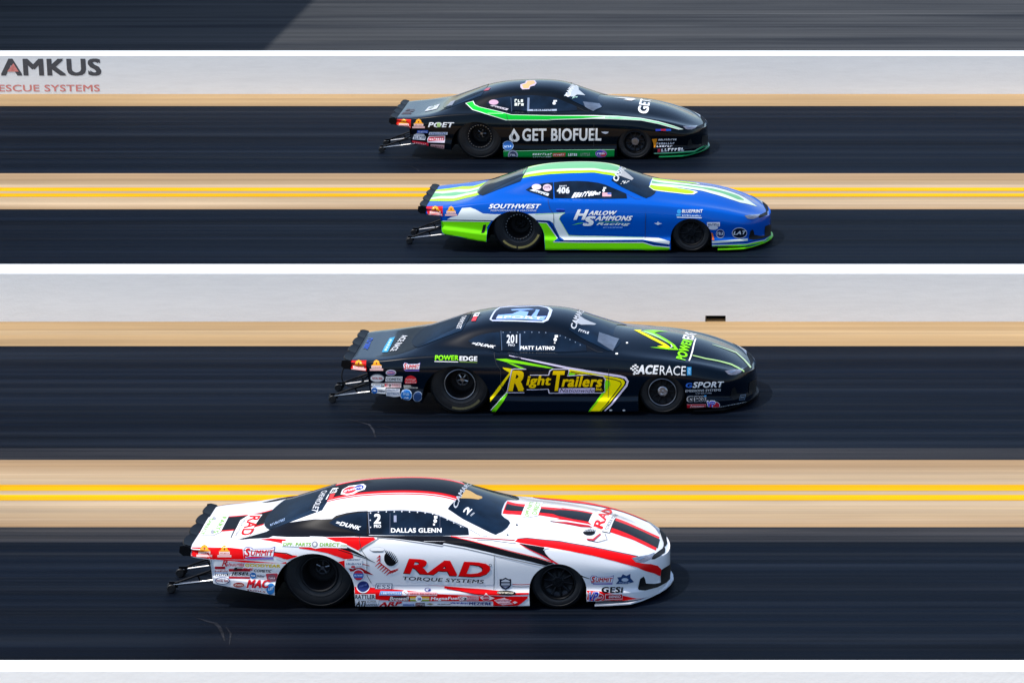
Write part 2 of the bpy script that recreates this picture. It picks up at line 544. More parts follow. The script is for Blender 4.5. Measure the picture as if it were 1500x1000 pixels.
def mesh_from(fn, mats, smooth=True):
    bm = bmesh.new(); fn(bm)
    bmesh.ops.recalc_face_normals(bm, faces=bm.faces)
    me = bpy.data.meshes.new('m'); bm.to_mesh(me); bm.free()
    for m in mats: me.materials.append(m)
    if smooth:
        me.polygons.foreach_set('use_smooth', [True] * len(me.polygons)); me.set_sharp_from_angle(angle=R(35))
    return me
def rear_rim(bm):
    lathe(bm, [(.208,.004),(.206,-.010),(.198,-.014),(.190,-.008),(.186,.02),(.178,.05),(.172,.20),(.166,.245),(.15,.262),(.10,.268),(.02,.268)], 56)
def rear_hub(bm):
    lathe(bm, [(.088,.262),(.088,.245),(.080,.240),(.074,.245),(.074,.262)], 32)
    for k in range(5):
        t = 2 * math.pi * k / 5 + .35
        c, s_ = math.cos(t), math.sin(t)
        tube(bm, (c * .022, .238, s_ * .022), (c * .076, .244, s_ * .076), .010, 8, .013)
    lathe(bm, [(.030,.262),(.030,.225),(.022,.214),(.002,.214)], 20)
def beadlock(bm):
    for k in range(26):
        t = 2 * math.pi * k / 26
        c, s_ = math.cos(t), math.sin(t)
        tube(bm, (c * .198, -.012, s_ * .198), (c * .198, -.022, s_ * .198), .0085, 8)
def bead_ring(bm):
    lathe(bm, [(.209,-.008),(.209,-.015),(.203,-.018),(.197,-.015),(.197,-.008)], 56)
def front_rim(bm):
    lathe(bm, [(.196,.004),(.195,-.008),(.188,-.010),(.182,.0),(.176,.03),(.15,.055),(.11,.062),(.07,.048),(.02,.046)], 48)
    for k in range(10):
        t = 2 * math.pi * k / 10
        c, s_ = math.cos(t), math.sin(t)
        tube(bm, (c * .06, .044, s_ * .06), (c * .165, .040, s_ * .165), .011, 6, .014)
def front_hub(bm):
    lathe(bm, [(.066,.05),(.066,.028),(.058,.022),(.04,.022),(.04,.030),(.012,.030),(.010,.012),(.001,.012)], 24)
    for k in range(5):
        t = 2 * math.pi * k / 5
        tube(bm, (math.cos(t) * .049, .024, math.sin(t) * .049), (math.cos(t) * .049, .006, math.sin(t) * .049), .010, 8)
def tyre_letters(bm, r0, r1, spans):
    for t0, t1 in spans:
        n = max(2, int((t1 - t0) / 4)); prev = None
        for i in range(n + 1):
            t = R(t0 + (t1 - t0) * i / n)
            a = bm.verts.new((r0 * math.cos(t), -.0225, r0 * math.sin(t))); b = bm.verts.new((r1 * math.cos(t), -.0215, r1 * math.sin(t)))
            if prev: bm.faces.new((prev[0], a, b, prev[1]))
            prev = (a, b)
RR_ME, RH_ME, BL_ME, BR_ME = mesh_from(rear_rim, [M_black]), mesh_from(rear_hub, [M_gunmetal]), mesh_from(beadlock, [M_alloy]), mesh_from(bead_ring, [M_rim])
FR_ME, FH_ME = mesh_from(front_rim, [M_rim]), mesh_from(front_hub, [M_gunmetal])

def put(name, me, parent, mats=None):
    o = link(bpy.data.objects.new(name, me), parent)
    if mats:
        for i, m in enumerate(mats):
            o.material_slots[i].link = 'OBJECT'; o.material_slots[i].material = m
    return o

def wheel(parent, x, side, rear, style):
    r = .412 if rear else .312
    w = bpy.data.objects.new('wheel', None); link(w, parent)
    w.empty_display_size = .2
    w.location = (x, side * (.872 if rear else .895), r)
    if side > 0: w.rotation_euler = (0, 0, math.pi)
    spin = style['spin']
    t = put('tyre', RT if rear else FT, w)
    rim = put('rim', RR_ME if rear else FR_ME, w, [style['rim'] if rear else style['front_rim']])
    hub = put('hub', RH_ME if rear else FH_ME, w, [style['hub'] if rear else style['front_hub']])
    rim.rotation_euler = (0, spin, 0); hub.rotation_euler = (0, spin, 0)
    if rear:
        if style['bolts']: put('beadlock_bolts', BL_ME, w, [style['bolts']])
        put('beadlock_ring', BR_ME, w, [style['ring']])
    elif style['front_ring']:
        o = put('rim_edge', BR_ME, w, [style['front_ring']]); o.scale = (.90, 1, .90)
    if rear and style['letters']:
        bm = bmesh.new(); tyre_letters(bm, .315, .348, style['letters'][1])
        bm_obj('tyre_lettering', bm, [style['letters'][0]], w)

def spoiler(parent, mat):
    bm = bmesh.new()
    ys = [-.77 + 1.54 * i / 48 for i in range(49)]
    rows = []
    for y in ys:
        k = (y / .77) ** 2
        xf, xr = -1.452, -1.520 + .010 * k - .050 * abs(math.sin(math.pi * (y + .77) / .385)) ** .7
        zf, zr = .713 - .004 * k, .738 - .012 * k
        rows.append([bm.verts.new(p) for p in ((xf, y, zf), (xr, y, zr), (xr - .012, y, zr - .016), (xr + .004, y, .69), (xf - .02, y, zf - .016))])
    for a, b in zip(rows, rows[1:]):
        for i in range(5): bm.faces.new((a[i], a[(i + 1) % 5], b[(i + 1) % 5], b[i]))
    bm.faces.new(rows[0]); bm.faces.new(rows[-1][::-1])
    sp = bm_obj('spoiler', bm, [mat], parent, True)
    for y in (-.785, .785):
        bm = bmesh.new()
        prof = [(-1.45, .69), (-1.465, .705), (-1.53, .722), (-1.572, .715), (-1.583, .64), (-1.54, .60), (-1.46, .60)]
        va = [bm.verts.new((x, y - .009, z)) for x, z in prof]; vb = [bm.verts.new((x, y + .009, z)) for x, z in prof]
        for i in range(7): bm.faces.new((va[i], va[(i + 1) % 7], vb[(i + 1) % 7], vb[i]))
        bm.faces.new(va); bm.faces.new(vb[::-1])
        bm_obj('end_plate', bm, [mat], sp)
    # dark tail panel under the blade
    bm = bmesh.new()
    rows = []
    for i in range(49):
        y = -.775 + 1.55 * i / 48; k = abs(y / .775) ** 6
        xr = -1.515 + .03 * k - .050 * abs(math.sin(math.pi * (y + .775) / .3875)) ** .7
        rows.append([bm.verts.new(p) for p in ((-1.45, y, .695), (xr + .012, y, .715), (xr, y, .68), (xr - .006, y, .63), (xr + .02, y, .585), (-1.45, y, .582))])
    for a, b in zip(rows, rows[1:]):
        for i in range(6): bm.faces.new((a[i], a[(i + 1) % 6], b[(i + 1) % 6], b[i]))
    bm.faces.new(rows[0]); bm.faces.new(rows[-1][::-1])
    bm_obj('rear_bumper', bm, [mat], parent, True)
    for y in (-.40, .0, .40):
        bm = bmesh.new(); box(bm, -1.54, -1.49, y - .012, y + .012, .60, .722)
        bm_obj('strut', bm, [mat], sp)

def wheelie_bar(parent, s):
    y0, y1 = s * .275, s * .30
    bm = bmesh.new()
    tube(bm, (-1.79, y0, .082), (-1.12, y1, .165), .016, 10)
    o = bm_obj('wheelie_bar', bm, [M_tube], parent, True)
    bm = bmesh.new()
    tube(bm, (-1.76, y0 + s * .012, .105), (-1.12, y1 + s * .01, .345), .013, 10)
    tube(bm, (-1.50, y0 + s * .012, .20), (-1.47, y0, .125), .010, 8)
    bm_obj('upper_strut', bm, [M_carbon], o, True)
    bm = bmesh.new()
    tube(bm, (-1.71, y0 + s * .0, .128), (-1.50, y1, .205), .0105, 8)
    tube(bm, (-1.62, y0 - s * .035, .15), (-1.14, y1 - s * .05, .27), .009, 8)
    bm_obj('damper', bm, [M_carbon], o, True)
    bm = bmesh.new()
    lathe(bm, [(.004,-.024),(.022,-.024),(.022,-.018),(.042,-.020),(.050,-.012),(.050,.012),(.042,.020),(.022,.018),(.004,.024)], 28)
    w = bm_obj('roller', bm, [M_rubber], o, True); w.location = (-1.815, y0 - s * .03, .052)
    bm = bmesh.new()
    lathe(bm, [(.004,-.024),(.022,-.024),(.022,-.018),(.042,-.020),(.050,-.012),(.050,.012),(.042,.020),(.022,.018),(.004,.024)], 28)
    w = bm_obj('roller', bm, [M_rubber], o, True); w.location = (-1.80, y0 + s * .05, .052)
    bm = bmesh.new()
    box(bm, -1.83, -1.735, y0 - .014, y0 + .014, .05, .125)
    bm_obj('bracket', bm, [M_carbon], o)

def splitter(parent, mat):
    plan = [(3.10, .925), (3.30, .905), (3.50, .865), (3.62, .745), (3.72, .60), (3.80, .46), (3.86, .32), (3.90, .17), (3.92, 0)]
    pts = [(x, -y) for x, y in plan] + [(x, y) for x, y in plan[-2::-1]]
    bm = bmesh.new()
    n = len(pts)
    va = [bm.verts.new((x, y, .046)) for x, y in pts]; vb = [bm.verts.new((x, y, .062)) for x, y in pts]
    for i in range(n): bm.faces.new((va[i], va[(i + 1) % n], vb[(i + 1) % n], vb[i]))
    bm.faces.new(va[::-1]); bm.faces.new(vb)
    bm_obj('splitter', bm, [mat], parent)

# ---------------------------------------------------------------- setting: ground, lanes, strips, lines, walls
def track_mat(name, c0, c1, c2, rough, streak=1.0, spec=0.5, grain=.4, edge=None, wear=None):
    """rubbered asphalt or worn concrete: long streaks along the running direction, fine grain"""
    m = bpy.data.materials.new(name)
    nt, b = nodes_of(m)
    bands = noise(nt, 1.6, vec_scale=(.0015, 1, 1), detail=6, rough=.65)
    strk = noise(nt, 3.0, vec_scale=(.012, 1.6, 1), detail=7, rough=.7)
    fine = noise(nt, 9.0, vec_scale=(.02, 2.4, 1), detail=4, rough=.6)
    patch = noise(nt, .55, vec_scale=(.22, 1.2, 1), detail=4, rough=.6)
    a = ramp(nt, bands, [(.36, c0), (.5, c1), (.62, c2)])
    s_ = ramp(nt, strk, [(.34, (.40, .40, .40)), (.5, (1, 1, 1)), (.68, (2.0, 1.95, 1.9))])
    g = ramp(nt, fine, [(.3, (.86, .86, .86)), (.7, (1.14, 1.14, 1.14))])
    p = ramp(nt, patch, [(.35, (.85, .85, .86)), (.65, (1.15, 1.14, 1.12))])
    c = mixc(nt, a, s_, streak, 'MULTIPLY'); c = mixc(nt, c, g, .7, 'MULTIPLY'); c = mixc(nt, c, p, .8, 'MULTIPLY')
    if wear:                                                  # grey worn streaks and black rubber lines
        w1 = noise(nt, 2.2, vec_scale=(.006, 1.5, 1), detail=8, rough=.72)
        w2 = noise(nt, 1.1, vec_scale=(.05, 1, 1), detail=5, rough=.6)
        c = mixc(nt, c, wear, ramp(nt, w1, [(.50, (0, 0, 0)), (.62, (.35, .35, .35)), (.75, (1, 1, 1))]))
        c = mixc(nt, c, ramp(nt, w2, [(.36, (.35, .38, .45)), (.52, (1, 1, 1))]), .9, 'MULTIPLY')
    if edge:                                                  # rubber and dust worn into both edges of the strip
        tc = nt.nodes.new('ShaderNodeTexCoord'); sx = nt.nodes.new('ShaderNodeSeparateXYZ')
        nt.links.new(tc.outputs['Generated'], sx.inputs[0])
        wob = nt.nodes.new('ShaderNodeMath'); wob.operation = 'MULTIPLY_ADD'
        nt.links.new(patch, wob.inputs[0]); wob.inputs[1].default_value = .16; nt.links.new(sx.outputs[1], wob.inputs[2])
        e_ = ramp(nt, wob.outputs[0], [(.06, edge[0]), (.10, edge[1]), (.26, (1, 1, 1)), (.80, (1, 1, 1)), (.98, edge[1]), (1.0, edge[1])])
        c = mixc(nt, c, e_, 1.0, 'MULTIPLY')
    nt.links.new(c, b.inputs['Base Color'])
    rr = ramp(nt, strk, [(.3, (rough - .07,) * 3), (.7, (rough + .09,) * 3)])
    nt.links.new(rr, b.inputs['Roughness'])
    b.inputs['Specular IOR Level'].default_value = spec
    gr = noise(nt, 60, vec_scale=(.3, 1, 1), detail=3)
    bump(nt, b, gr, grain, .004)
    return m

def sheet(name, y0, y1, z, mat, x0=-260, x1=260):
    o = mesh_obj(name, [(x0, y0, z), (x1, y0, z), (x1, y1, z), (x0, y1, z)], [(0, 1, 2, 3)], [mat])
    return tag(o, kind='structure')

M_lane = track_mat('rubbered_asphalt', (.0010, .0028, .0070), (.0018, .0044, .0105), (.0075, .0115, .0195), .6, .9, .05, wear=(.020, .023, .029, 1))
M_verge = track_mat('bare_asphalt', (.018, .019, .022), (.027, .027, .030), (.048, .044, .042), .65, 1.0, .1, wear=(.06, .052, .044, 1))
M_service = track_mat('old_asphalt', (.035, .038, .043), (.043, .046, .050), (.056, .059, .062), .8, .6, .1, wear=(.075, .075, .076, 1))
M_conc = track_mat('tan_concrete', (.345, .235, .122), (.42, .305, .182), (.465, .345, .217), .75, .25, .3, .4, ((.62, .52, .42), (.84, .74, .62)))
M_conc2 = track_mat('sand_concrete', (.335, .21, .093), (.39, .255, .12), (.435, .30, .157), .8, .22, .3)
M_yellow = track_mat('yellow_line_paint', (.70, .34, .0), (.80, .39, .0), (.84, .42, .001), .7, .3, .08)
M_field = track_mat('dry_ground', (.09, .085, .06), (.12, .11, .08), (.15, .13, .09), .9, .2)

g = mesh_obj('ground', [(-2500, -300, -.03), (2500, -300, -.03), (2500, 4000, -.03), (-2500, 4000, -.03)], [(0, 1, 2, 3)], [M_field])
tag(g, kind='structure')
ROWS = [
    ('service_road', 70.6, 130.0, -0.01, 'service'),
    ('concrete_strip', 69.16, 70.6, 0.0, 'conc2'),
    ('track_lane', 63.393, 69.16, 0.0, 'lane'),
    ('concrete_strip', 60.669, 63.393, 0.0, 'conc'),
    ('lane_line', 62.008, 62.267, 0.004, 'yellow'),
    ('lane_line', 61.576, 61.822, 0.004, 'yellow'),
    ('track_lane', 53.6, 60.669, 0.0, 'lane'),
    ('concrete_strip', 52.052, 53.6, 0.0, 'conc2'),
    ('track_lane', 46.994, 52.052, 0.0, 'lane'),
    ('track_verge', 46.466, 46.994, 0.0, 'verge'),
    ('concrete_strip', 43.664, 46.466, 0.0, 'conc'),
    ('lane_line', 45.14, 45.382, 0.004, 'yellow'),
    ('lane_line', 44.732, 44.958, 0.004, 'yellow'),
    ('track_verge', 43.081, 43.664, 0.0, 'verge'),
    ('track_lane', 36.871, 43.081, 0.0, 'lane'),
    ('concrete_strip', 33.603, 36.871, 0.0, 'conc2'),
    ('service_road', -23.397, 33.603, -0.004, 'service'),
]
for nm, y0, y1, z, m in ROWS:
    sheet(nm, y0, y1, z, {'lane': M_lane, 'verge': M_verge, 'service': M_service, 'conc': M_conc, 'conc2': M_conc2, 'yellow': M_yellow}[m])

def wall_mat():
    m = bpy.data.materials.new('white_painted_concrete')
    nt, b = nodes_of(m)
    f = noise(nt, 2.0, vec_scale=(.06, 1, 1.4), detail=6)
    f2 = noise(nt, 5.0, vec_scale=(.4, 1, 3), detail=6, rough=.7)
    c = ramp(nt, f, [(.3, (.83, .855, .855)), (.7, (.87, .895, .895))])
    c2 = ramp(nt, f2, [(.25, (.90, .90, .90)), (.6, (1, 1, 1))])
    nt.links.new(mixc(nt, c, c2, .7, 'MULTIPLY'), b.inputs['Base Color'])
    b.inputs['Roughness'].default_value = .7
    bump(nt, b, noise(nt, 24, detail=5), .25, .01)
    return m
M_wall = wall_mat()
GLINTS = [([(-8.736, 40.326), (-8.609, 40.221), (-8.494, 40.14), (-8.433, 40.025), (-8.352, 39.797), (-8.281, 39.549)], [0.01, 0.032, 0.044, 0.04, 0.032, 0.01]), ([(-8.357, 40.025), (-8.261, 39.797), (-8.203, 39.414)], [0.008, 0.024, 0.006]), ([(-8.373, 48.355), (-8.166, 48.193), (-8.002, 48.064), (-7.909, 47.808), (-7.829, 47.46)], [0.007, 0.023, 0.033, 0.028, 0.009]), ([(-7.874, 47.936), (-7.803, 48.0), (-7.667, 47.872)], [0.005, 0.014, 0.005]), ([(-9.959, 64.019), (-9.759, 63.937), (-9.599, 63.718), (-9.533, 63.501)], [0.009, 0.021, 0.024, 0.009]), ([(-8.557, 57.217), (-8.439, 57.128), (-8.368, 56.995)], [0.005, 0.014, 0.005])]
M_glint = track_mat('pale_glint_paint', (.010, .012, .017), (.018, .020, .026), (.03, .032, .037), .8, 1.0, .05)
for pts, ws in GLINTS:                       # sun glints thrown by the cars, painted as pale curves on the lanes
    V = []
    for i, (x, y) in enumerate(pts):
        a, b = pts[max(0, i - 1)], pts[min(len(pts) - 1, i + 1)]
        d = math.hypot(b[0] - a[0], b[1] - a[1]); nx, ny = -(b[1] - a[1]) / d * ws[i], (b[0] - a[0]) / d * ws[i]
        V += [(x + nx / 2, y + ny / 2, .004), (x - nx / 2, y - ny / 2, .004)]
    o = mesh_obj('painted_glint', V, [(2 * i, 2 * i + 1, 2 * i + 3, 2 * i + 2) for i in range(len(pts) - 1)], [M_glint]); tag(o, kind='structure')

def wall(label, yf, th, h, notch=None, batter=0.0):
    bm = bmesh.new()
    prof = [(yf - batter, -.02), (yf, h - .02), (yf + .018, h), (yf + th - .03, h), (yf + th, h - .02), (yf + th, -.02)]
    xs = [-240, 240]
    if notch: xs = [-240, notch[0], notch[1], 240]
    for i, (a, b) in enumerate(zip(xs, xs[1:])):
        p = list(prof)
        if notch and i == 1: p = [(yf, notch[2]), (yf, h - .02), (yf + .018, h), (yf + th - .03, h), (yf + th, h - .02), (yf + th, notch[2])]
        va = [bm.verts.new((a, y, z)) for y, z in p]; vb = [bm.verts.new((b, y, z)) for y, z in p]
        n = len(p)
        for k in range(n): bm.faces.new((va[k], va[(k + 1) % n], vb[(k + 1) % n], vb[k]))
        bm.faces.new(va[::-1]); bm.faces.new(vb)
    o = bm_obj('concrete_wall', bm, [M_wall])
    tag(o, label, 'wall', 'white walls between the lanes')
    return o
w_far = wall('white concrete wall with printed letters, beyond the black and green car', 70.3, .451, .75)
w_mid = wall('white concrete wall with a small dark drain hole, between the blue car and the black and yellow car', 53.42, .53, .738, (-3.942, -3.644, .09))
w_near = wall('white concrete wall nearest the camera, in front of the white and red car', 36.603, 0.318, 0.74, batter=.10)
bm = bmesh.new(); box(bm, -3.942, -3.644, 53.42+.22, 53.42+.24, 0, .09); bm_obj('drain_opening', bm, [M_black], w_mid)

def flat_text(name, s, w, mat, x0, x1, y, z0, z1, parent):
    g_ = letters(s, w)
    return mesh_obj(name, [(x0 + (x1 - x0) * a, y - st, z0 + (z1 - z0) * b) for (a, b), st in zip(g_[0], g_[2])], [f for f in g_[1]], [mat], parent)


flat_text('lettering', 'AMKUS', .05, plain('sign_black', (.07, .072, .08), .7), -18.352, -16.457, 70.3-.003, 0.349, 0.678, w_far)
flat_text('lettering', 'RESCUE SYSTEMS', .02, plain('sign_red', (.70, .24, .21), .7), -18.571, -16.506, 70.3-.003, 0.048, 0.179, w_far)
mesh_obj('emblem', [(-18.232, 70.3-.006, 0.429), (-18.012, 70.3-.006, 0.429), (-18.102, 70.3-.006, 0.589)], [(0, 1, 2)], [plain('sign_red', (.70, .24, .21), .7)], w_far)

# ---------------------------------------------------------------- tall block added out of view on the left to cast the far road shadow
def shadow_building():
    root = bpy.data.objects.new('shadow_building', None); link(root); root.location = (-34, 92, 0)
    tag(root, 'unseen tall pale block, added beyond the far wall to shadow the far road', 'shadow_building')
    H_, X1, X0, Y0, Y1 = 16.5, 11.35, -12, -20.9, 26
    bm = bmesh.new(); box(bm, X0, X1, Y0, Y1, -.02, H_)
    bm_obj('wall', bm, [plain('shadow_building_render', (.55, .53, .49), .8, var=.08, scale=.6)], root)
    bm = bmesh.new(); box(bm, X0 - .15, X1 + .12, Y0 - .15, Y1 + .15, H_, H_ + .3)
    bm_obj('shadow_building_roof', bm, [plain('shadow_building_grey', (.25, .25, .26), .8)], root)
    wm = None
    for f in range(4):
        for k in range(7):
            z = 1.6 + f * 3.8; x = X0 + 1.6 + k * 3.1
            bm = bmesh.new(); box(bm, x, x + 1.9, Y0 - .06, Y0 + .02, z, z + 1.7)
            bm_obj('shadow_building_window', bm, [M_glass], root)
shadow_building()

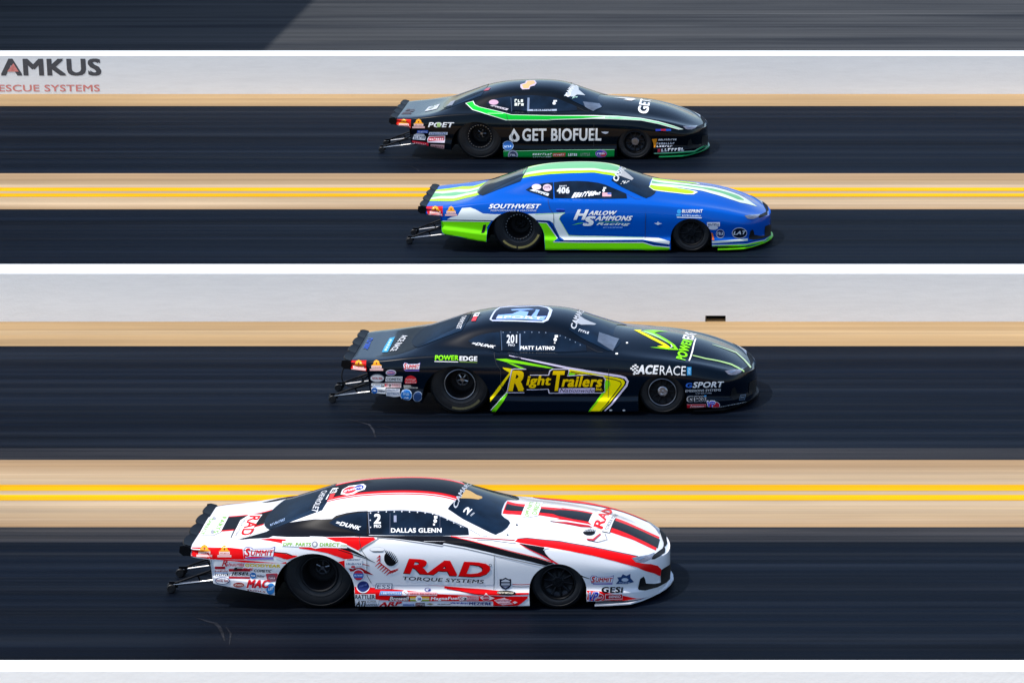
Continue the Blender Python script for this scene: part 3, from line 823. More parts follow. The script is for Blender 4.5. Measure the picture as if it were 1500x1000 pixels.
# ---------------------------------------------------------------- print layouts in millimetres on each car: outline, lettering or rows of small print
PRINTS = {
 'common': [
  ('windshield', None, [["p","GLASS",90,2,0,[1535,0,1530,-120,1508,-260,1470,-400,1425,-525,1600,-605,1800,-675,1985,-745,2050,-670,2095,-560,2115,-440,2090,-385,2035,-340,1995,-280,1985,-140,1985,0,1985,0,1985,140,1995,280,2035,340,2090,385,2115,440,2095,560,2050,670,1985,745,1800,675,1600,605,1425,525,1470,400,1508,260,1530,120,1535,0]]]),
  ('rear_window', None, [["p","GLASS",90,2,0,[45,0,40,-200,25,-380,0,-500,-200,-530,-400,-565,-585,-605,-640,-500,-690,-350,-725,-180,-735,0,-735,0,-725,180,-690,350,-640,500,-585,605,-400,565,-200,530,0,500,25,380,40,200,45,0]]]),
  ('side_window', None, [["p","GLASS",15,2,1,[532,864,630,876,753,882,900,885,1074,876,1223,856,1336,827,1437,783,1563,732,1671,684,1686,609,1537,605,1389,601,1265,601,1142,602,1019,603,904,605,790,607,675,609,561,611,546,737]]]),
  ('quarter_window', None, [["p","GLASS",15,2,1,[98,744,165,790,263,827,382,851,517,863,536,590,435,623,292,674,170,709]]]),
  ('headlight', None, [["p","LAMP",15,2,1,[3510,344,3574,355,3678,365,3738,383,3731,357,3711,323,3653,295,3592,292,3556,300]],["p","BRIGHT",15,3,1,[3547,335,3624,346,3649,339,3592,318]]]),
  ('grille_slot', None, [["p","BLK",15,2,1,[3717,320,3733,360,3771,392,3805,417,3811,447,3832,414,3841,376,3802,344,3746,318]]]),
  ('air_intake', None, [["p","BLK",15,2,1,[3813,190,3882,233,3881,62,3862,38,3777,-3,3649,-29,3585,-20,3576,1,3601,107,3638,134,3651,103,3659,51,3742,38,3805,43,3805,119]]]),
  ('door', None, [["p","PAINT",15,-1,1,[457,592,493,447,558,360,548,161,590,72,594,50,707,50,821,50,935,49,1049,49,1162,49,1276,49,1391,49,1505,49,1619,49,1734,50,1848,50,1963,50,1972,72,1982,228,1988,382,1990,477,1850,533,1702,586,1691,598,1581,598,1471,598,1362,598,1252,598,1143,598,1028,597,913,596,799,595,685,594,571,593]]]),
  ('door_seam', None, [["p","SEAM",15,4,1,[458,590,493,446,554,359,558,362,498,448,463,591]],["p","SEAM",15,4,1,[553,360,545,161,588,71,593,73,550,162,559,360]],["p","SEAM",15,4,1,[1986,382,1977,197,1967,-8,1972,-8,1983,197,1991,382]],["p","SEAM",15,4,1,[1686,671,1822,597,1897,593,1897,597,1823,600,1687,674]]]),
 ],
 'white': [
  ('roof_stripe', 'black centre stripe edged in red over the white roof', [["p","f0070d",90,0,0,[1535,0,1535,-42,1533,-84,1531,-126,1527,-168,1523,-209,1518,-251,1512,-293,1505,-335,25,-335,30,-293,34,-251,37,-209,40,-168,42,-126,44,-84,45,-42,45,0,45,0,45,42,44,84,42,126,40,168,37,209,34,251,30,293,25,335,1505,335,1512,293,1518,251,1523,209,1527,168,1531,126,1533,84,1535,42,1535,0]],["p","fcfcfb",90,1,0,[1535,0,1535,-39,1533,-79,1531,-118,1527,-158,1523,-197,1518,-236,1512,-276,1505,-315,25,-315,30,-276,34,-236,37,-197,40,-158,42,-118,44,-79,45,-39,45,0,45,0,45,39,44,79,42,118,40,158,37,197,34,236,30,276,25,315,1505,315,1512,276,1518,236,1523,197,1527,158,1531,118,1533,79,1535,39,1535,0]],["p","f0070d",90,2,0,[1535,0,1535,-38,1533,-76,1531,-113,1527,-151,1523,-189,1518,-226,1512,-264,1505,-302,25,-302,30,-264,34,-226,37,-189,40,-151,42,-113,44,-76,45,-38,45,0,45,0,45,38,44,76,42,113,40,151,37,189,34,226,30,264,25,302,1505,302,1512,264,1518,226,1523,189,1527,151,1531,113,1533,76,1535,38,1535,0]],["p","0a0b12",90,3,0,[1535,0,1535,-31,1534,-61,1532,-92,1530,-122,1527,-153,1524,-184,1520,-214,1515,-245,30,-245,34,-214,37,-184,39,-153,41,-122,43,-92,44,-61,45,-31,45,0,45,0,45,31,44,61,43,92,41,122,39,153,37,184,34,214,30,245,1515,245,1520,214,1524,184,1527,153,1530,122,1532,92,1534,61,1535,31,1535,0]]]),
  ('hood_stripe', 'black bonnet stripe edged in red', [["p","f0070d",90,0,0,[2005,-236,2114,-206,2227,-203,2421,-160,2536,-176,2651,-187,2617,-214,2735,-211,2861,-218,2986,-213,3115,-253,3242,-275,3366,-268,3488,-247,3617,-251,3745,-253,3745,253,3617,251,3488,247,3366,268,3242,275,3115,253,2986,213,2861,218,2735,211,2617,214,2651,187,2536,176,2421,160,2227,203,2114,206,2005,236]],["p","0a0b12",90,1,0,[2014,-118,2214,-85,2412,-76,2562,-75,2620,-118,2809,-157,2980,-153,3106,-157,3230,-142,3414,-142,3513,-151,3612,-151,3757,-163,3757,163,3612,151,3513,151,3414,142,3230,142,3106,157,2980,153,2809,157,2620,118,2562,75,2412,76,2214,85,2014,118]]]),
  ('deck_stripe', 'black boot stripe edged in red', [["p","f0070d",90,0,0,[-735,0,-735,-36,-734,-71,-732,-107,-730,-142,-727,-178,-724,-214,-720,-249,-715,-285,-1452,-285,-1452,-249,-1452,-214,-1452,-178,-1452,-142,-1452,-107,-1452,-71,-1452,-36,-1452,0,-1452,0,-1452,36,-1452,71,-1452,107,-1452,142,-1452,178,-1452,214,-1452,249,-1452,285,-715,285,-720,249,-724,214,-727,178,-730,142,-732,107,-734,71,-735,36,-735,0]],["p","0a0b12",90,1,0,[-735,0,-735,-31,-734,-62,-732,-94,-730,-125,-727,-156,-724,-188,-720,-219,-715,-250,-1452,-250,-1452,-219,-1452,-188,-1452,-156,-1452,-125,-1452,-94,-1452,-62,-1452,-31,-1452,0,-1452,0,-1452,31,-1452,62,-1452,94,-1452,125,-1452,156,-1452,188,-1452,219,-1452,250,-715,250,-720,219,-724,188,-727,156,-730,125,-732,94,-734,62,-735,31,-735,0]]]),
  ('side_stripe', 'red swoosh running along the front wing to the headlamp', [["p","f0070d",15,1,1,[2211,540,2242,565,2336,568,2508,550,2706,530,2815,510,2946,488,3076,465,3206,438,3334,410,3455,382,3575,352,3510,344,3556,298,3653,276,3712,269,3781,242,3813,197,3802,118,3745,159,3654,197,3569,242,3457,278,3343,313,3215,348,3087,382,2958,409,2829,436,2699,458,2568,480,2523,483,2399,504,2274,524]],["p","0a0b12",15,2,1,[2231,561,2336,569,2508,550,2706,531,2814,512,2945,489,3075,466,3205,439,3333,412,3454,383,3574,354,3574,360,3453,389,3332,417,3204,445,3074,472,2944,495,2814,517,2705,537,2507,556,2335,575,2229,567]],["p","b8101c",15,2,1,[1504,590,1629,581,1754,571,1964,561,2087,554,2209,547,2208,555,2086,563,1963,571,1753,580,1628,587,1503,595]],["p","30313a",15,2,1,[1782,555,1967,547,2153,523,2227,517,2226,521,2153,527,1966,551,1781,559]]]),
  ('side_stripe', 'black stripe sweeping from under the side window to the front wheel', [["p","0a0b12",15,1,1,[408,603,524,602,641,601,758,600,875,599,992,599,1110,598,1228,597,1345,597,1463,596,1504,591,1614,567,1723,542,1848,513,1972,482,2095,450,2218,419,2341,389,2464,360,2635,305,2722,261,2658,259,2572,271,2401,317,2279,344,2156,370,2033,399,1910,428,1787,456,1664,483,1541,505,1417,526,1403,505,1279,523,1156,540,1000,557,843,574,719,581,595,588,410,595]],["p","7d8086",15,2,1,[660,572,846,560,1002,541,1156,521,1279,503,1402,484,1417,500,1540,479,1663,457,1786,429,1909,401,2032,373,2155,346,2277,319,2400,291,2571,259,2573,269,2402,301,2280,328,2157,356,2034,383,1911,411,1788,439,1665,467,1542,489,1418,510,1403,494,1280,512,1157,531,1002,550,845,570,658,581]],["p","f0070d",15,2,1,[1485,590,1604,567,1722,543,1847,513,1971,483,2094,452,2217,421,2340,391,2462,362,2646,305,2648,313,2465,370,2342,399,2219,429,2096,460,1973,491,1849,521,1722,551,1604,574,1485,598]],["p","0a0b12",15,2,1,[2263,518,2400,497,2548,474,2546,444,2568,404,2611,358,2722,284,2725,280,2764,253,2722,264,2659,314,2525,392,2378,459]],["p","e02030",15,3,1,[2263,512,2376,453,2522,382,2620,327,2718,271,2671,291,2775,256,2778,263,2677,308,2727,286,2628,340,2528,393,2380,461,2264,516]],["p","c8c9cc",15,3,0,[2543,442,2557,458,2598,462,2597,470,2554,465,2537,447]]]),
  ('pillar_panel', 'black panel over the rear pillar around the quarter window', [["p","0a0b12",15,1,1,[-918,551,-781,592,-626,637,-588,658,-556,676,-370,740,-215,764,-76,782,125,786,172,823,294,854,417,871,522,875,538,866,547,732,561,599,425,597,289,595,152,593,35,593,-82,592,-213,591,-344,590,-525,598,-572,578,-793,564]]]),
  ('side_stripe', 'red wedges over the rear wheel and tail', [["p","f0070d",15,1,1,[-662,560,-542,573,-352,563,-381,537,-391,516,-410,526,-534,546]],["p","f0070d",15,1,1,[-1465,387,-1440,398,-1439,469,-1292,471,-1150,472,-1008,473,-846,457,-834,341,-949,341,-1066,341,-1183,341,-1317,356,-1465,375]],["p","f0070d",15,1,1,[-832,449,-712,442,-593,435,-474,428,-343,417,-353,404,-217,384,-267,361,-342,342,-345,342,-474,380,-593,368,-713,356,-833,344]],["p","30080c",15,2,0,[-832,439,-712,432,-593,425,-474,418,-344,407,-281,381,-277,391,-342,417,-473,428,-592,435,-712,442,-832,449]],["p","d9dadd",15,2,0,[-476,361,-347,322,-328,330,-332,338,-345,331,-473,370]],["p","f0070d",15,1,1,[-1169,341,-1052,338,-936,334,-821,331,-702,322,-584,312,-466,303,-348,293,-356,316,-419,298,-348,298,-466,301,-584,303,-703,305,-822,307,-937,319,-1053,330]],["p","f0070d",15,1,1,[-204,480,-20,482,97,476,212,470,334,445,395,410,403,358,321,341,218,378,115,415,-44,445,-204,470]],["p","f0070d",15,1,1,[81,585,215,586,349,587,484,585,618,584,650,568,529,496,456,444,334,506,211,541]],["p","8a8c90",15,2,1,[690,580,645,559,531,491,463,445,474,429,541,476,654,546,696,573]],["p","f4f4f4",15,3,0,[-94,588,57,579,209,527,332,489,454,424,618,327,621,332,459,432,336,499,213,539,56,590,-95,594]],["p","0a0b12",15,2,1,[224,476,334,478,469,422,632,326,529,367,395,420]],["p","0a0b12",15,2,0,[236,450,406,393,552,344,648,302,650,306,554,352,409,402,238,457]],["p","f0070d",15,1,1,[235,316,309,335,315,252,286,241]],["p","a8101a",15,1,1,[346,240,487,248,553,210,624,163,521,185,437,214,363,205]],["p","a8101a",15,1,0,[500,286,579,265,582,274,503,295]]]),
  ('sill_stripe', 'red bands along the white sill', [["p","f0070d",15,1,1,[384,32,579,21,696,12,813,3,957,-12,1101,-28,1215,-40,1328,-53,1453,-59,1577,-64,1699,-71,1822,-77,1944,-78,2066,-78,2189,-79,2351,-78,2350,-99,2273,-161,2233,-185,2095,-187,1957,-188,1959,-136,1847,-135,1735,-135,1623,-134,1511,-134,1399,-133,1273,-134,1146,-135,1020,-137,904,-131,788,-126,673,-120,621,-107,507,-81,394,-54]],["p","f0070d",15,1,1,[1155,52,1278,45,1403,38,1511,28,1620,18,1742,10,1865,1,2014,-16,2216,-40,2365,-39,2363,-57,2216,-65,2089,-67,1962,-68,1753,-51,1576,-14,1402,12,1415,34,1285,43]],["p","8a0a10",15,2,0,[1436,0,1576,-23,1752,-59,1961,-82,2136,-90,2137,-81,1962,-72,1753,-50,1577,-14,1437,9]],["p","c01020",15,1,0,[2181,53,2277,50,2376,54,2376,62,2278,58,2182,61]],["p","303a60",15,1,0,[2180,28,2276,25,2375,29,2375,37,2277,33,2181,36]],["p","f0070d",15,1,1,[3008,-15,3157,-25,3286,-49,3413,-75,3562,-116,3647,-116,3558,-120,3410,-134,3274,-131,3137,-130,2999,-135]],["p","0a0b12",15,2,0,[2921,175,2978,140,3050,118,3052,124,2983,150,2926,183]]]),
  ('door_handle', None, [["p","b9bcc2",15,1,0,[761,451,757,442,744,433,725,427,700,422,673,421,646,422,621,427,602,434,589,442,585,452,589,461,602,470,621,476,646,481,673,482,700,481,725,476,744,469,757,461]],["p","f2f2f2",15,2,0,[754,456,750,449,739,443,721,438,698,435,673,434,648,435,625,438,608,443,596,450,592,457,596,463,607,470,625,474,648,478,673,479,698,477,721,474,739,469,750,463]],["p","4a4d55",15,3,0,[744,431,741,428,731,426,716,425,697,424,676,424,654,424,635,425,620,427,610,429,607,431,610,433,620,435,635,436,654,437,676,438,697,437,716,436,731,435,741,433]]]),  # pale recessed handle; the low dark ellipse is its shadow, painted on
  ('lettering', 'large red italic letters RAD on the door', [["t","200508",15,2,"RAD",0.055,[952,179,1893,128,1024,346]],["t","f2060c",15,3,"RAD",0.05,[958,187,1899,137,1030,353]],["p","8c8e92",15,2,0,[1957,279,1956,274,1953,269,1949,265,1945,263,1940,262,1935,263,1930,265,1927,269,1925,273,1924,279,1925,284,1928,288,1931,292,1936,294,1941,295,1946,294,1950,292,1954,288,1956,284]],["p","e4e4e6",15,3,0,[1950,279,1949,276,1948,273,1946,271,1943,270,1940,269,1937,270,1935,271,1933,273,1932,276,1931,279,1932,281,1933,284,1935,286,1938,287,1941,288,1944,287,1946,286,1948,284,1949,281]]]),
  ('lettering', 'black italic letters TORQUE SYSTEMS below RAD', [["t","16181c",15,2,"TORQUE SYSTEMS",0.02,[934,101,1849,60,950,149]]]),
  ('emblem', None, [["p","0c0c10",15,2,0,[885,305,874,291,861,280,846,272,830,268,814,268,798,272,784,279,771,289,761,303,754,319,749,336,748,354,749,373,754,390,762,406,773,420]],["p","0c0c10",15,2,0,[878,307,892,302,906,337,903,339]],["p","0c0c10",15,2,0,[863,322,876,317,896,361,893,364]],["p","0c0c10",15,2,0,[847,337,861,332,884,382,880,385]],["p","0c0c10",15,2,0,[832,352,846,347,870,399,867,402]],["p","0c0c10",15,2,0,[817,367,831,362,854,414,851,417]],["p","0c0c10",15,2,0,[801,382,815,376,837,426,834,429]],["p","0c0c10",15,2,0,[786,396,800,391,818,435,815,438]],["p","0c0c10",15,2,0,[770,411,784,406,797,440,794,442]],["p","0c0c10",15,2,0,[755,426,769,421,776,445,773,446]],["p","c81824",15,2,0,[696,392,709,380,667,352,663,355]],["p","c81824",15,2,0,[691,353,705,340,662,312,659,315]],["p","c81824",15,2,0,[690,313,703,301,646,260,643,264]],["p","c81824",15,2,0,[713,291,727,278,670,238,666,242]],["p","c81824",15,2,0,[737,270,750,258,693,217,690,221]],["p","c81824",15,2,0,[760,251,773,238,716,198,713,202]],["p","c81824",15,2,0,[783,231,796,219,739,178,736,182]],["p","c81824",15,2,0,[808,213,821,200,764,159,761,163]],["p","c81824",15,2,0,[835,218,848,205,804,177,801,180]],["p","c81824",15,2,0,[861,225,874,212,831,184,828,187]],["p","c81824",15,2,0,[891,237,904,225,861,197,858,200]],["p","c81824",15,3,0,[698,391,705,391,703,308,818,214,897,239,924,252,870,219,817,200,694,301]]]),
  ('lettering', 'white race number and driver name on the side window', [["t","fcfcfb",15,4,"2",0.06,[605,731,685,731,603,842]],["t","fcfcfb",15,4,"PRO",0.04,[612,688,692,688,609,722]],["t","fcfcfb",15,4,"DALLAS GLENN",0.045,[806,634,1377,634,803,685]],["p","9aa0b8",15,4,0,[826,824,857,824,862,751,831,751]],["p","fcfcfb",15,4,0,[1317,763,1317,757,1314,751,1310,746,1305,743,1299,742,1292,743,1287,746,1282,751,1279,757,1277,763,1278,770,1280,776,1284,780,1290,783,1296,784,1302,783,1308,780,1313,776,1316,770]],["p","fcfcfb",15,4,0,[1281,820,1318,820,1320,791,1283,791]],["p","fcfcfb",15,4,0,[1274,735,1295,735,1297,714,1276,714]]]),
  ('window_rivet', None, [["p","e6e8ec",15,4,0,[569,852,567,846,562,844,556,846,553,852,555,857,560,859,566,857]],["p","e6e8ec",15,4,0,[657,861,655,856,650,854,644,856,642,861,643,867,649,869,654,867]],["p","e6e8ec",15,4,0,[747,865,745,860,740,857,734,860,732,865,733,870,739,873,744,870]],["p","e6e8ec",15,4,0,[836,865,834,860,829,857,823,860,820,865,822,870,828,873,833,870]],["p","e6e8ec",15,4,0,[922,867,920,862,915,860,909,862,907,867,908,873,914,875,919,873]],["p","e6e8ec",15,4,0,[1009,864,1007,858,1002,856,996,858,993,864,995,869,1000,871,1006,869]],["p","e6e8ec",15,4,0,[1099,859,1097,854,1092,851,1086,854,1084,859,1085,864,1091,866,1096,864]],["p","e6e8ec",15,4,0,[1186,853,1184,847,1179,845,1173,847,1170,853,1172,858,1177,860,1183,858]],["p","e6e8ec",15,4,0,[1272,839,1270,834,1264,832,1259,834,1256,839,1258,845,1263,847,1269,845]],["p","e6e8ec",15,4,0,[1359,815,1357,810,1352,808,1347,810,1344,815,1346,820,1351,823,1357,820]],["p","e6e8ec",15,4,0,[1439,777,1437,772,1432,770,1426,772,1424,777,1426,783,1431,785,1436,783]],["p","e6e8ec",15,4,0,[1515,742,1513,737,1508,735,1502,737,1499,742,1501,748,1507,750,1512,748]],["p","e6e8ec",15,4,0,[1595,700,1593,695,1588,692,1582,695,1580,700,1581,705,1587,707,1592,705]],["p","e6e8ec",15,4,0,[571,772,569,766,563,764,558,766,555,772,557,777,562,779,568,777]],["p","e6e8ec",15,4,0,[580,693,578,688,572,686,567,688,564,693,566,699,571,701,577,699]],["p","8a90a0",15,4,0,[531,856,546,740,563,624,570,625,554,741,538,857]],["p","4a5266",15,4,0,[779,848,785,736,791,625,799,624,793,736,786,848]],["p","4a5266",15,4,0,[1344,805,1351,691,1358,691,1351,805]],["p","9aa2b4",15,4,0,[537,869,645,872,753,876,914,876,1124,866,1273,842,1436,779,1626,688,1628,692,1438,783,1274,846,1124,871,913,881,753,881,645,877,537,873]]]),
  ('lettering', 'white maker mark on the quarter window', [["t","fcfcfb",15,4,"=DUNK",0.05,[168,727,445,661,196,767]]]),
  ('windshield_banner', None, [["t","c8ccd4",90,4,"CAMARO",0.02,[1522,-503,1581,429,1472,-470]],["p","d6ac66",90,3,0,[1531,-254,1540,-136,1552,63,1601,69,1680,24,1741,36,1747,-18,1714,-99,1641,-155]],["t","fcfcfb",90,4,"2",0.05,[1642,-546,1686,-404,1586,-509]],["s","c8ccd4",90,4,4,[1688,-545,1721,-461,1672,-533]]]),
  ('rear_window_banner', None, [["t","d4d6da",90,4,"CHEVROLET",0.03,[-115,187,-127,-476,-36,119]],["s","8aa0c0",90,4,9,[-597,-486,-421,-485,-623,-381]]]),
  ('sponsor_sticker', 'small white and red sticker at the back of the roof', [["p","fcfcfb",90,5,0,[11,-50,18,140,97,84,96,-103]],["p","d84040",90,5,0,[37,-281,32,-97,92,-119,88,-302]],["p","fcfcfb",90,5,0,[1,-253,7,-85,19,-97,17,-266]],["s","28282c",90,6,3,[22,-40,100,-86,28,92]]]),
  ('roof_badge', None, [["p","fcfcfb",90,5,0,[165,-203,161,-39,220,67,312,44,386,52,434,-51,436,-170,376,-203,324,-269,249,-274]],["p","d82030",90,6,0,[329,-99,334,-136,331,-170,320,-199,304,-219,282,-230,258,-230,234,-220,212,-199,194,-170,182,-134,177,-96,179,-58,189,-26,206,-3,227,9,251,7,276,-7,299,-31,317,-63]],["p","2838a0",90,7,0,[407,-59,411,-89,410,-117,403,-141,392,-159,377,-169,361,-171,344,-164,328,-149,315,-126,306,-99,302,-69,303,-39,309,-13,320,7,334,18,351,19,368,11,384,-7,398,-31]],["s","f0f0f4",90,8,9,[201,-170,400,-116,190,-97]]]),
  ('sponsor_sticker', 'white RAD sticker across the boot lid', [["p","f6f6f6",90,3,0,[-1027,-574,-1039,-248,-1051,78,-976,291,-812,172,-828,-253,-812,-657,-936,-668]],["t","e80c14",90,4,"RAD",0.04,[-967,221,-942,-533,-822,135]],["t","77797e",90,4,"TORQUE SYSTEMS",0.01,[-1022,178,-1013,-522,-986,163]],["p","202126",90,4,0,[-1032,-577,-1047,-277,-1052,137,-1062,154,-1057,-262,-1042,-562]]]),
  ('sponsor_sticker', 'white sticker with green print across the boot lid', [["p","f6f6f4",90,3,0,[-1438,-399,-1451,-28,-1459,281,-1340,274,-1222,277,-1202,-316,-1267,-425]],["t","7fbf30",90,4,"DIRECT",0.03,[-1430,206,-1426,-394,-1386,217]],["t","7fbf30",90,4,"PARTS",0.03,[-1294,266,-1283,-345,-1241,266]],["p","a8aab0",90,4,0,[-1274,-303,-1271,-327,-1270,-349,-1272,-365,-1276,-375,-1283,-378,-1291,-373,-1300,-361,-1309,-342,-1317,-320,-1323,-295,-1326,-271,-1327,-250,-1325,-233,-1320,-223,-1314,-221,-1305,-226,-1296,-238,-1288,-257,-1280,-279]],["p","a8aab0",90,4,0,[-1354,211,-1351,190,-1351,172,-1354,158,-1359,150,-1365,148,-1374,153,-1382,164,-1391,180,-1398,200,-1403,221,-1406,242,-1406,260,-1404,274,-1399,282,-1392,283,-1383,278,-1375,267,-1366,251,-1359,232]]]),
  ('tail_badge', 'orange topped badge in the red tail corner', [["p","f2a324",15,2,0,[-1367,428,-1332,449,-1329,482,-1304,497,-1263,483,-1242,450,-1211,431]],["p","f6d9d2",15,2,0,[-1360,426,-1218,428,-1218,397,-1361,394]],["s","d06050",15,3,7,[-1353,402,-1227,405,-1353,418]],["p","f3c2bd",15,2,0,[-1383,389,-1196,392,-1198,365,-1383,363]],["p","8a2a20",15,3,0,[-1279,459,-1279,455,-1279,451,-1281,449,-1283,447,-1286,446,-1289,447,-1292,448,-1294,451,-1296,455,-1297,459,-1297,462,-1297,466,-1295,469,-1293,470,-1291,471,-1288,470,-1285,469,-1282,466,-1280,463]]]),
  ('tail_badge', 'paler orange topped badge beside the tail corner badge', [["p","f2a324",15,2,0,[-1123,427,-1096,446,-1088,479,-1063,494,-1029,479,-1016,447,-988,428]],["p","f6d9d2",15,2,0,[-1117,425,-994,426,-994,396,-1116,395]],["s","d06050",15,3,7,[-1108,403,-1002,403,-1109,417]],["p","f3c2bd",15,2,0,[-1136,390,-975,391,-975,366,-1137,365]],["p","8a2a20",15,3,0,[-1048,455,-1049,451,-1050,448,-1051,445,-1053,443,-1056,443,-1058,443,-1061,445,-1063,448,-1064,451,-1064,455,-1064,459,-1063,462,-1062,465,-1060,466,-1057,467,-1055,466,-1052,465,-1050,462,-1049,459]]]),
  ('sponsor_sticker', None, [["p","4a3f9c",15,1,0,[-835,451,-806,483,-743,475,-726,460,-527,465,-475,488,-494,371,-618,371,-742,372,-816,353]],["p","f4f2f6",15,2,0,[-829,449,-803,475,-749,469,-732,455,-527,459,-483,476,-499,376,-620,377,-742,378,-811,364]],["t","d8101c",15,3,"S",0.05,[-819,373,-769,373,-806,467]],["t","d8101c",15,3,"UMMIT",0.04,[-759,383,-507,384,-742,447]],["p","7a5fb8",15,1,0,[-793,356,-643,359,-495,363,-499,345,-646,343,-794,342]]]),
  ('sponsor_sticker', 'yellow letters GOODYEAR behind the rear wheel', [["t","e8c818",15,3,"GOODYEAR",0.05,[-826,260,-422,250,-820,296]]]),
  ('sponsor_sticker', None, [["t","c02838",15,3,"R",0.03,[-1094,265,-1034,260,-1061,336]],["s","d06070",15,3,11,[-1033,265,-839,261,-1026,303]]]),
  ('sponsor_sticker', None, [["t","22242a",15,3,"COMETIC",0.03,[-730,199,-531,192,-719,231]]]),
  ('sponsor_sticker', None, [["t","22242a",15,3,"E",0.05,[-963,216,-866,221,-944,250]],["t","c02030",15,3,"RS",0.05,[-856,218,-742,217,-840,243]]]),
  ('sponsor_sticker', None, [["p","b01828",15,1,0,[-1016,233,-891,234,-768,235,-770,204,-894,203,-1018,202]],["p","a01828",15,1,0,[-1020,145,-898,143,-774,141,-781,118,-900,119,-1019,120]],["t","16181c",15,3,"JESEL",0.05,[-1001,148,-785,147,-981,199]]]),
  ('sponsor_sticker', None, [["p","a82030",15,1,0,[-1176,258,-1054,260,-1057,227,-1178,226]],["p","e6e6e8",15,2,0,[-1179,224,-1016,225,-1020,145,-1180,145]],["s","a02030",15,3,9,[-1178,197,-1021,198,-1176,218]],["s","1a1c22",15,3,7,[-1177,150,-1023,151,-1179,176]],["p","7090b8",15,3,0,[-1178,191,-1024,193,-1025,179,-1179,178]]]),
  ('sponsor_sticker', None, [["p","1c6ab0",15,3,0,[-704,158,-706,147,-712,137,-721,129,-731,124,-742,122,-753,123,-763,128,-771,136,-775,146,-776,157,-774,169,-768,179,-759,187,-749,192,-737,194,-726,192,-717,187,-709,179,-705,169]],["s","f0f0f0",15,4,3,[-765,147,-714,147,-763,168]],["t","203058",15,3,"Miller",0.03,[-699,137,-608,136,-696,165]]]),
  ('sponsor_sticker', None, [["p","2a3f7c",15,2,0,[-1006,98,-1011,85,-1024,73,-1044,64,-1069,58,-1096,56,-1123,57,-1147,63,-1166,72,-1177,83,-1181,96,-1176,109,-1162,120,-1143,129,-1119,135,-1093,137,-1066,135,-1042,130,-1022,121,-1010,110]],["p","fcfcfb",15,3,0,[-1015,97,-1020,87,-1032,78,-1049,70,-1071,65,-1096,64,-1120,65,-1141,69,-1158,77,-1168,86,-1171,96,-1167,106,-1155,115,-1137,123,-1116,128,-1092,129,-1069,128,-1047,123,-1030,117,-1019,108]],["t","b02434",15,4,"TOTAL SEAL",0.03,[-1168,85,-1020,84,-1164,111]]]),
  ('sponsor_sticker', None, [["p","f0e6e4",15,2,0,[-834,51,-838,40,-849,30,-865,23,-885,18,-908,16,-929,17,-949,22,-964,29,-974,39,-976,50,-972,60,-961,70,-945,78,-925,83,-903,85,-881,83,-862,79,-847,71,-837,62]],["p","a8302c",15,3,0,[-842,51,-846,42,-855,34,-870,28,-888,24,-907,22,-927,23,-944,27,-958,33,-966,41,-969,50,-965,59,-955,67,-941,73,-923,77,-903,79,-884,77,-867,74,-853,67,-845,60]],["s","f0d8c8",15,4,9,[-953,38,-856,39,-952,62]]]),
  ('sponsor_sticker', None, [["t","d01824",15,3,"MAC",0.07,[-820,16,-573,17,-791,108]],["t","8a1420",15,3,"TOOLS",0.04,[-823,-12,-605,-34,-819,4]]]),
  ('sponsor_sticker', None, [["p","2f7cc0",15,3,0,[-493,-1,-500,-20,-511,-36,-525,-48,-540,-54,-556,-55,-570,-49,-582,-38,-589,-22,-592,-4,-590,16,-583,35,-572,51,-559,62,-545,68,-529,68,-515,63,-502,52,-494,37,-491,18]],["s","d0e4f4",15,4,3,[-572,-13,-511,1,-563,27]]]),
  ('sponsor_sticker', None, [["p","c84050",15,2,0,[-592,179,-466,186,-448,159,-491,92,-556,79,-585,119]],["p","8a5a68",15,3,0,[-480,130,-483,116,-490,104,-501,94,-514,88,-528,86,-542,88,-555,94,-566,104,-572,116,-573,129,-570,143,-563,155,-552,165,-538,171,-524,174,-509,171,-497,165,-487,156,-481,143]],["s","e8d0d4",15,4,5,[-563,119,-490,119,-562,143]]]),
  ('sponsor_sticker', 'white strip with green print DPF PARTS DIRECT over the rear wheel', [["p","f6f6f4",15,3,0,[-397,544,-236,547,-76,549,-22,558,17,545,136,542,255,539,333,512,334,470,194,473,55,476,-18,465,-74,480,-181,484,-290,488,-398,492]],["t","86c030",15,4,"DPF. PARTS",0.04,[-384,494,-69,491,-380,532]],["t","86c030",15,4,"DIRECT",0.04,[28,489,247,485,32,529]],["t","a8c890",15,4,".com",0.02,[254,485,329,482,255,507]],["p","9a9ca4",15,4,0,[8,513,6,502,1,492,-6,484,-15,479,-26,477,-36,479,-46,484,-53,492,-58,502,-60,513,-59,523,-54,533,-47,541,-38,546,-28,547,-17,546,-7,541,1,533,6,523]],["p","f0f0f0",15,5,0,[-8,513,-9,506,-11,501,-15,497,-20,494,-26,493,-32,494,-37,497,-41,501,-44,506,-45,513,-44,519,-41,524,-37,529,-32,531,-27,532,-21,531,-16,529,-12,524,-9,519]]]),
  ('sponsor_sticker', None, [["p","e8e9ec",15,3,0,[305,346,498,355,499,271,434,266,396,233,355,247,305,252]],["s","5a6a88",15,4,10,[332,332,483,336,333,348]],["s","7a8aa8",15,4,10,[321,285,486,285,322,307]],["p","c84a58",15,4,0,[422,259,420,255,417,251,411,248,404,246,397,245,389,246,382,248,377,251,374,255,373,260,374,264,378,268,384,271,391,273,398,274,406,273,412,271,418,268,421,264]]]),
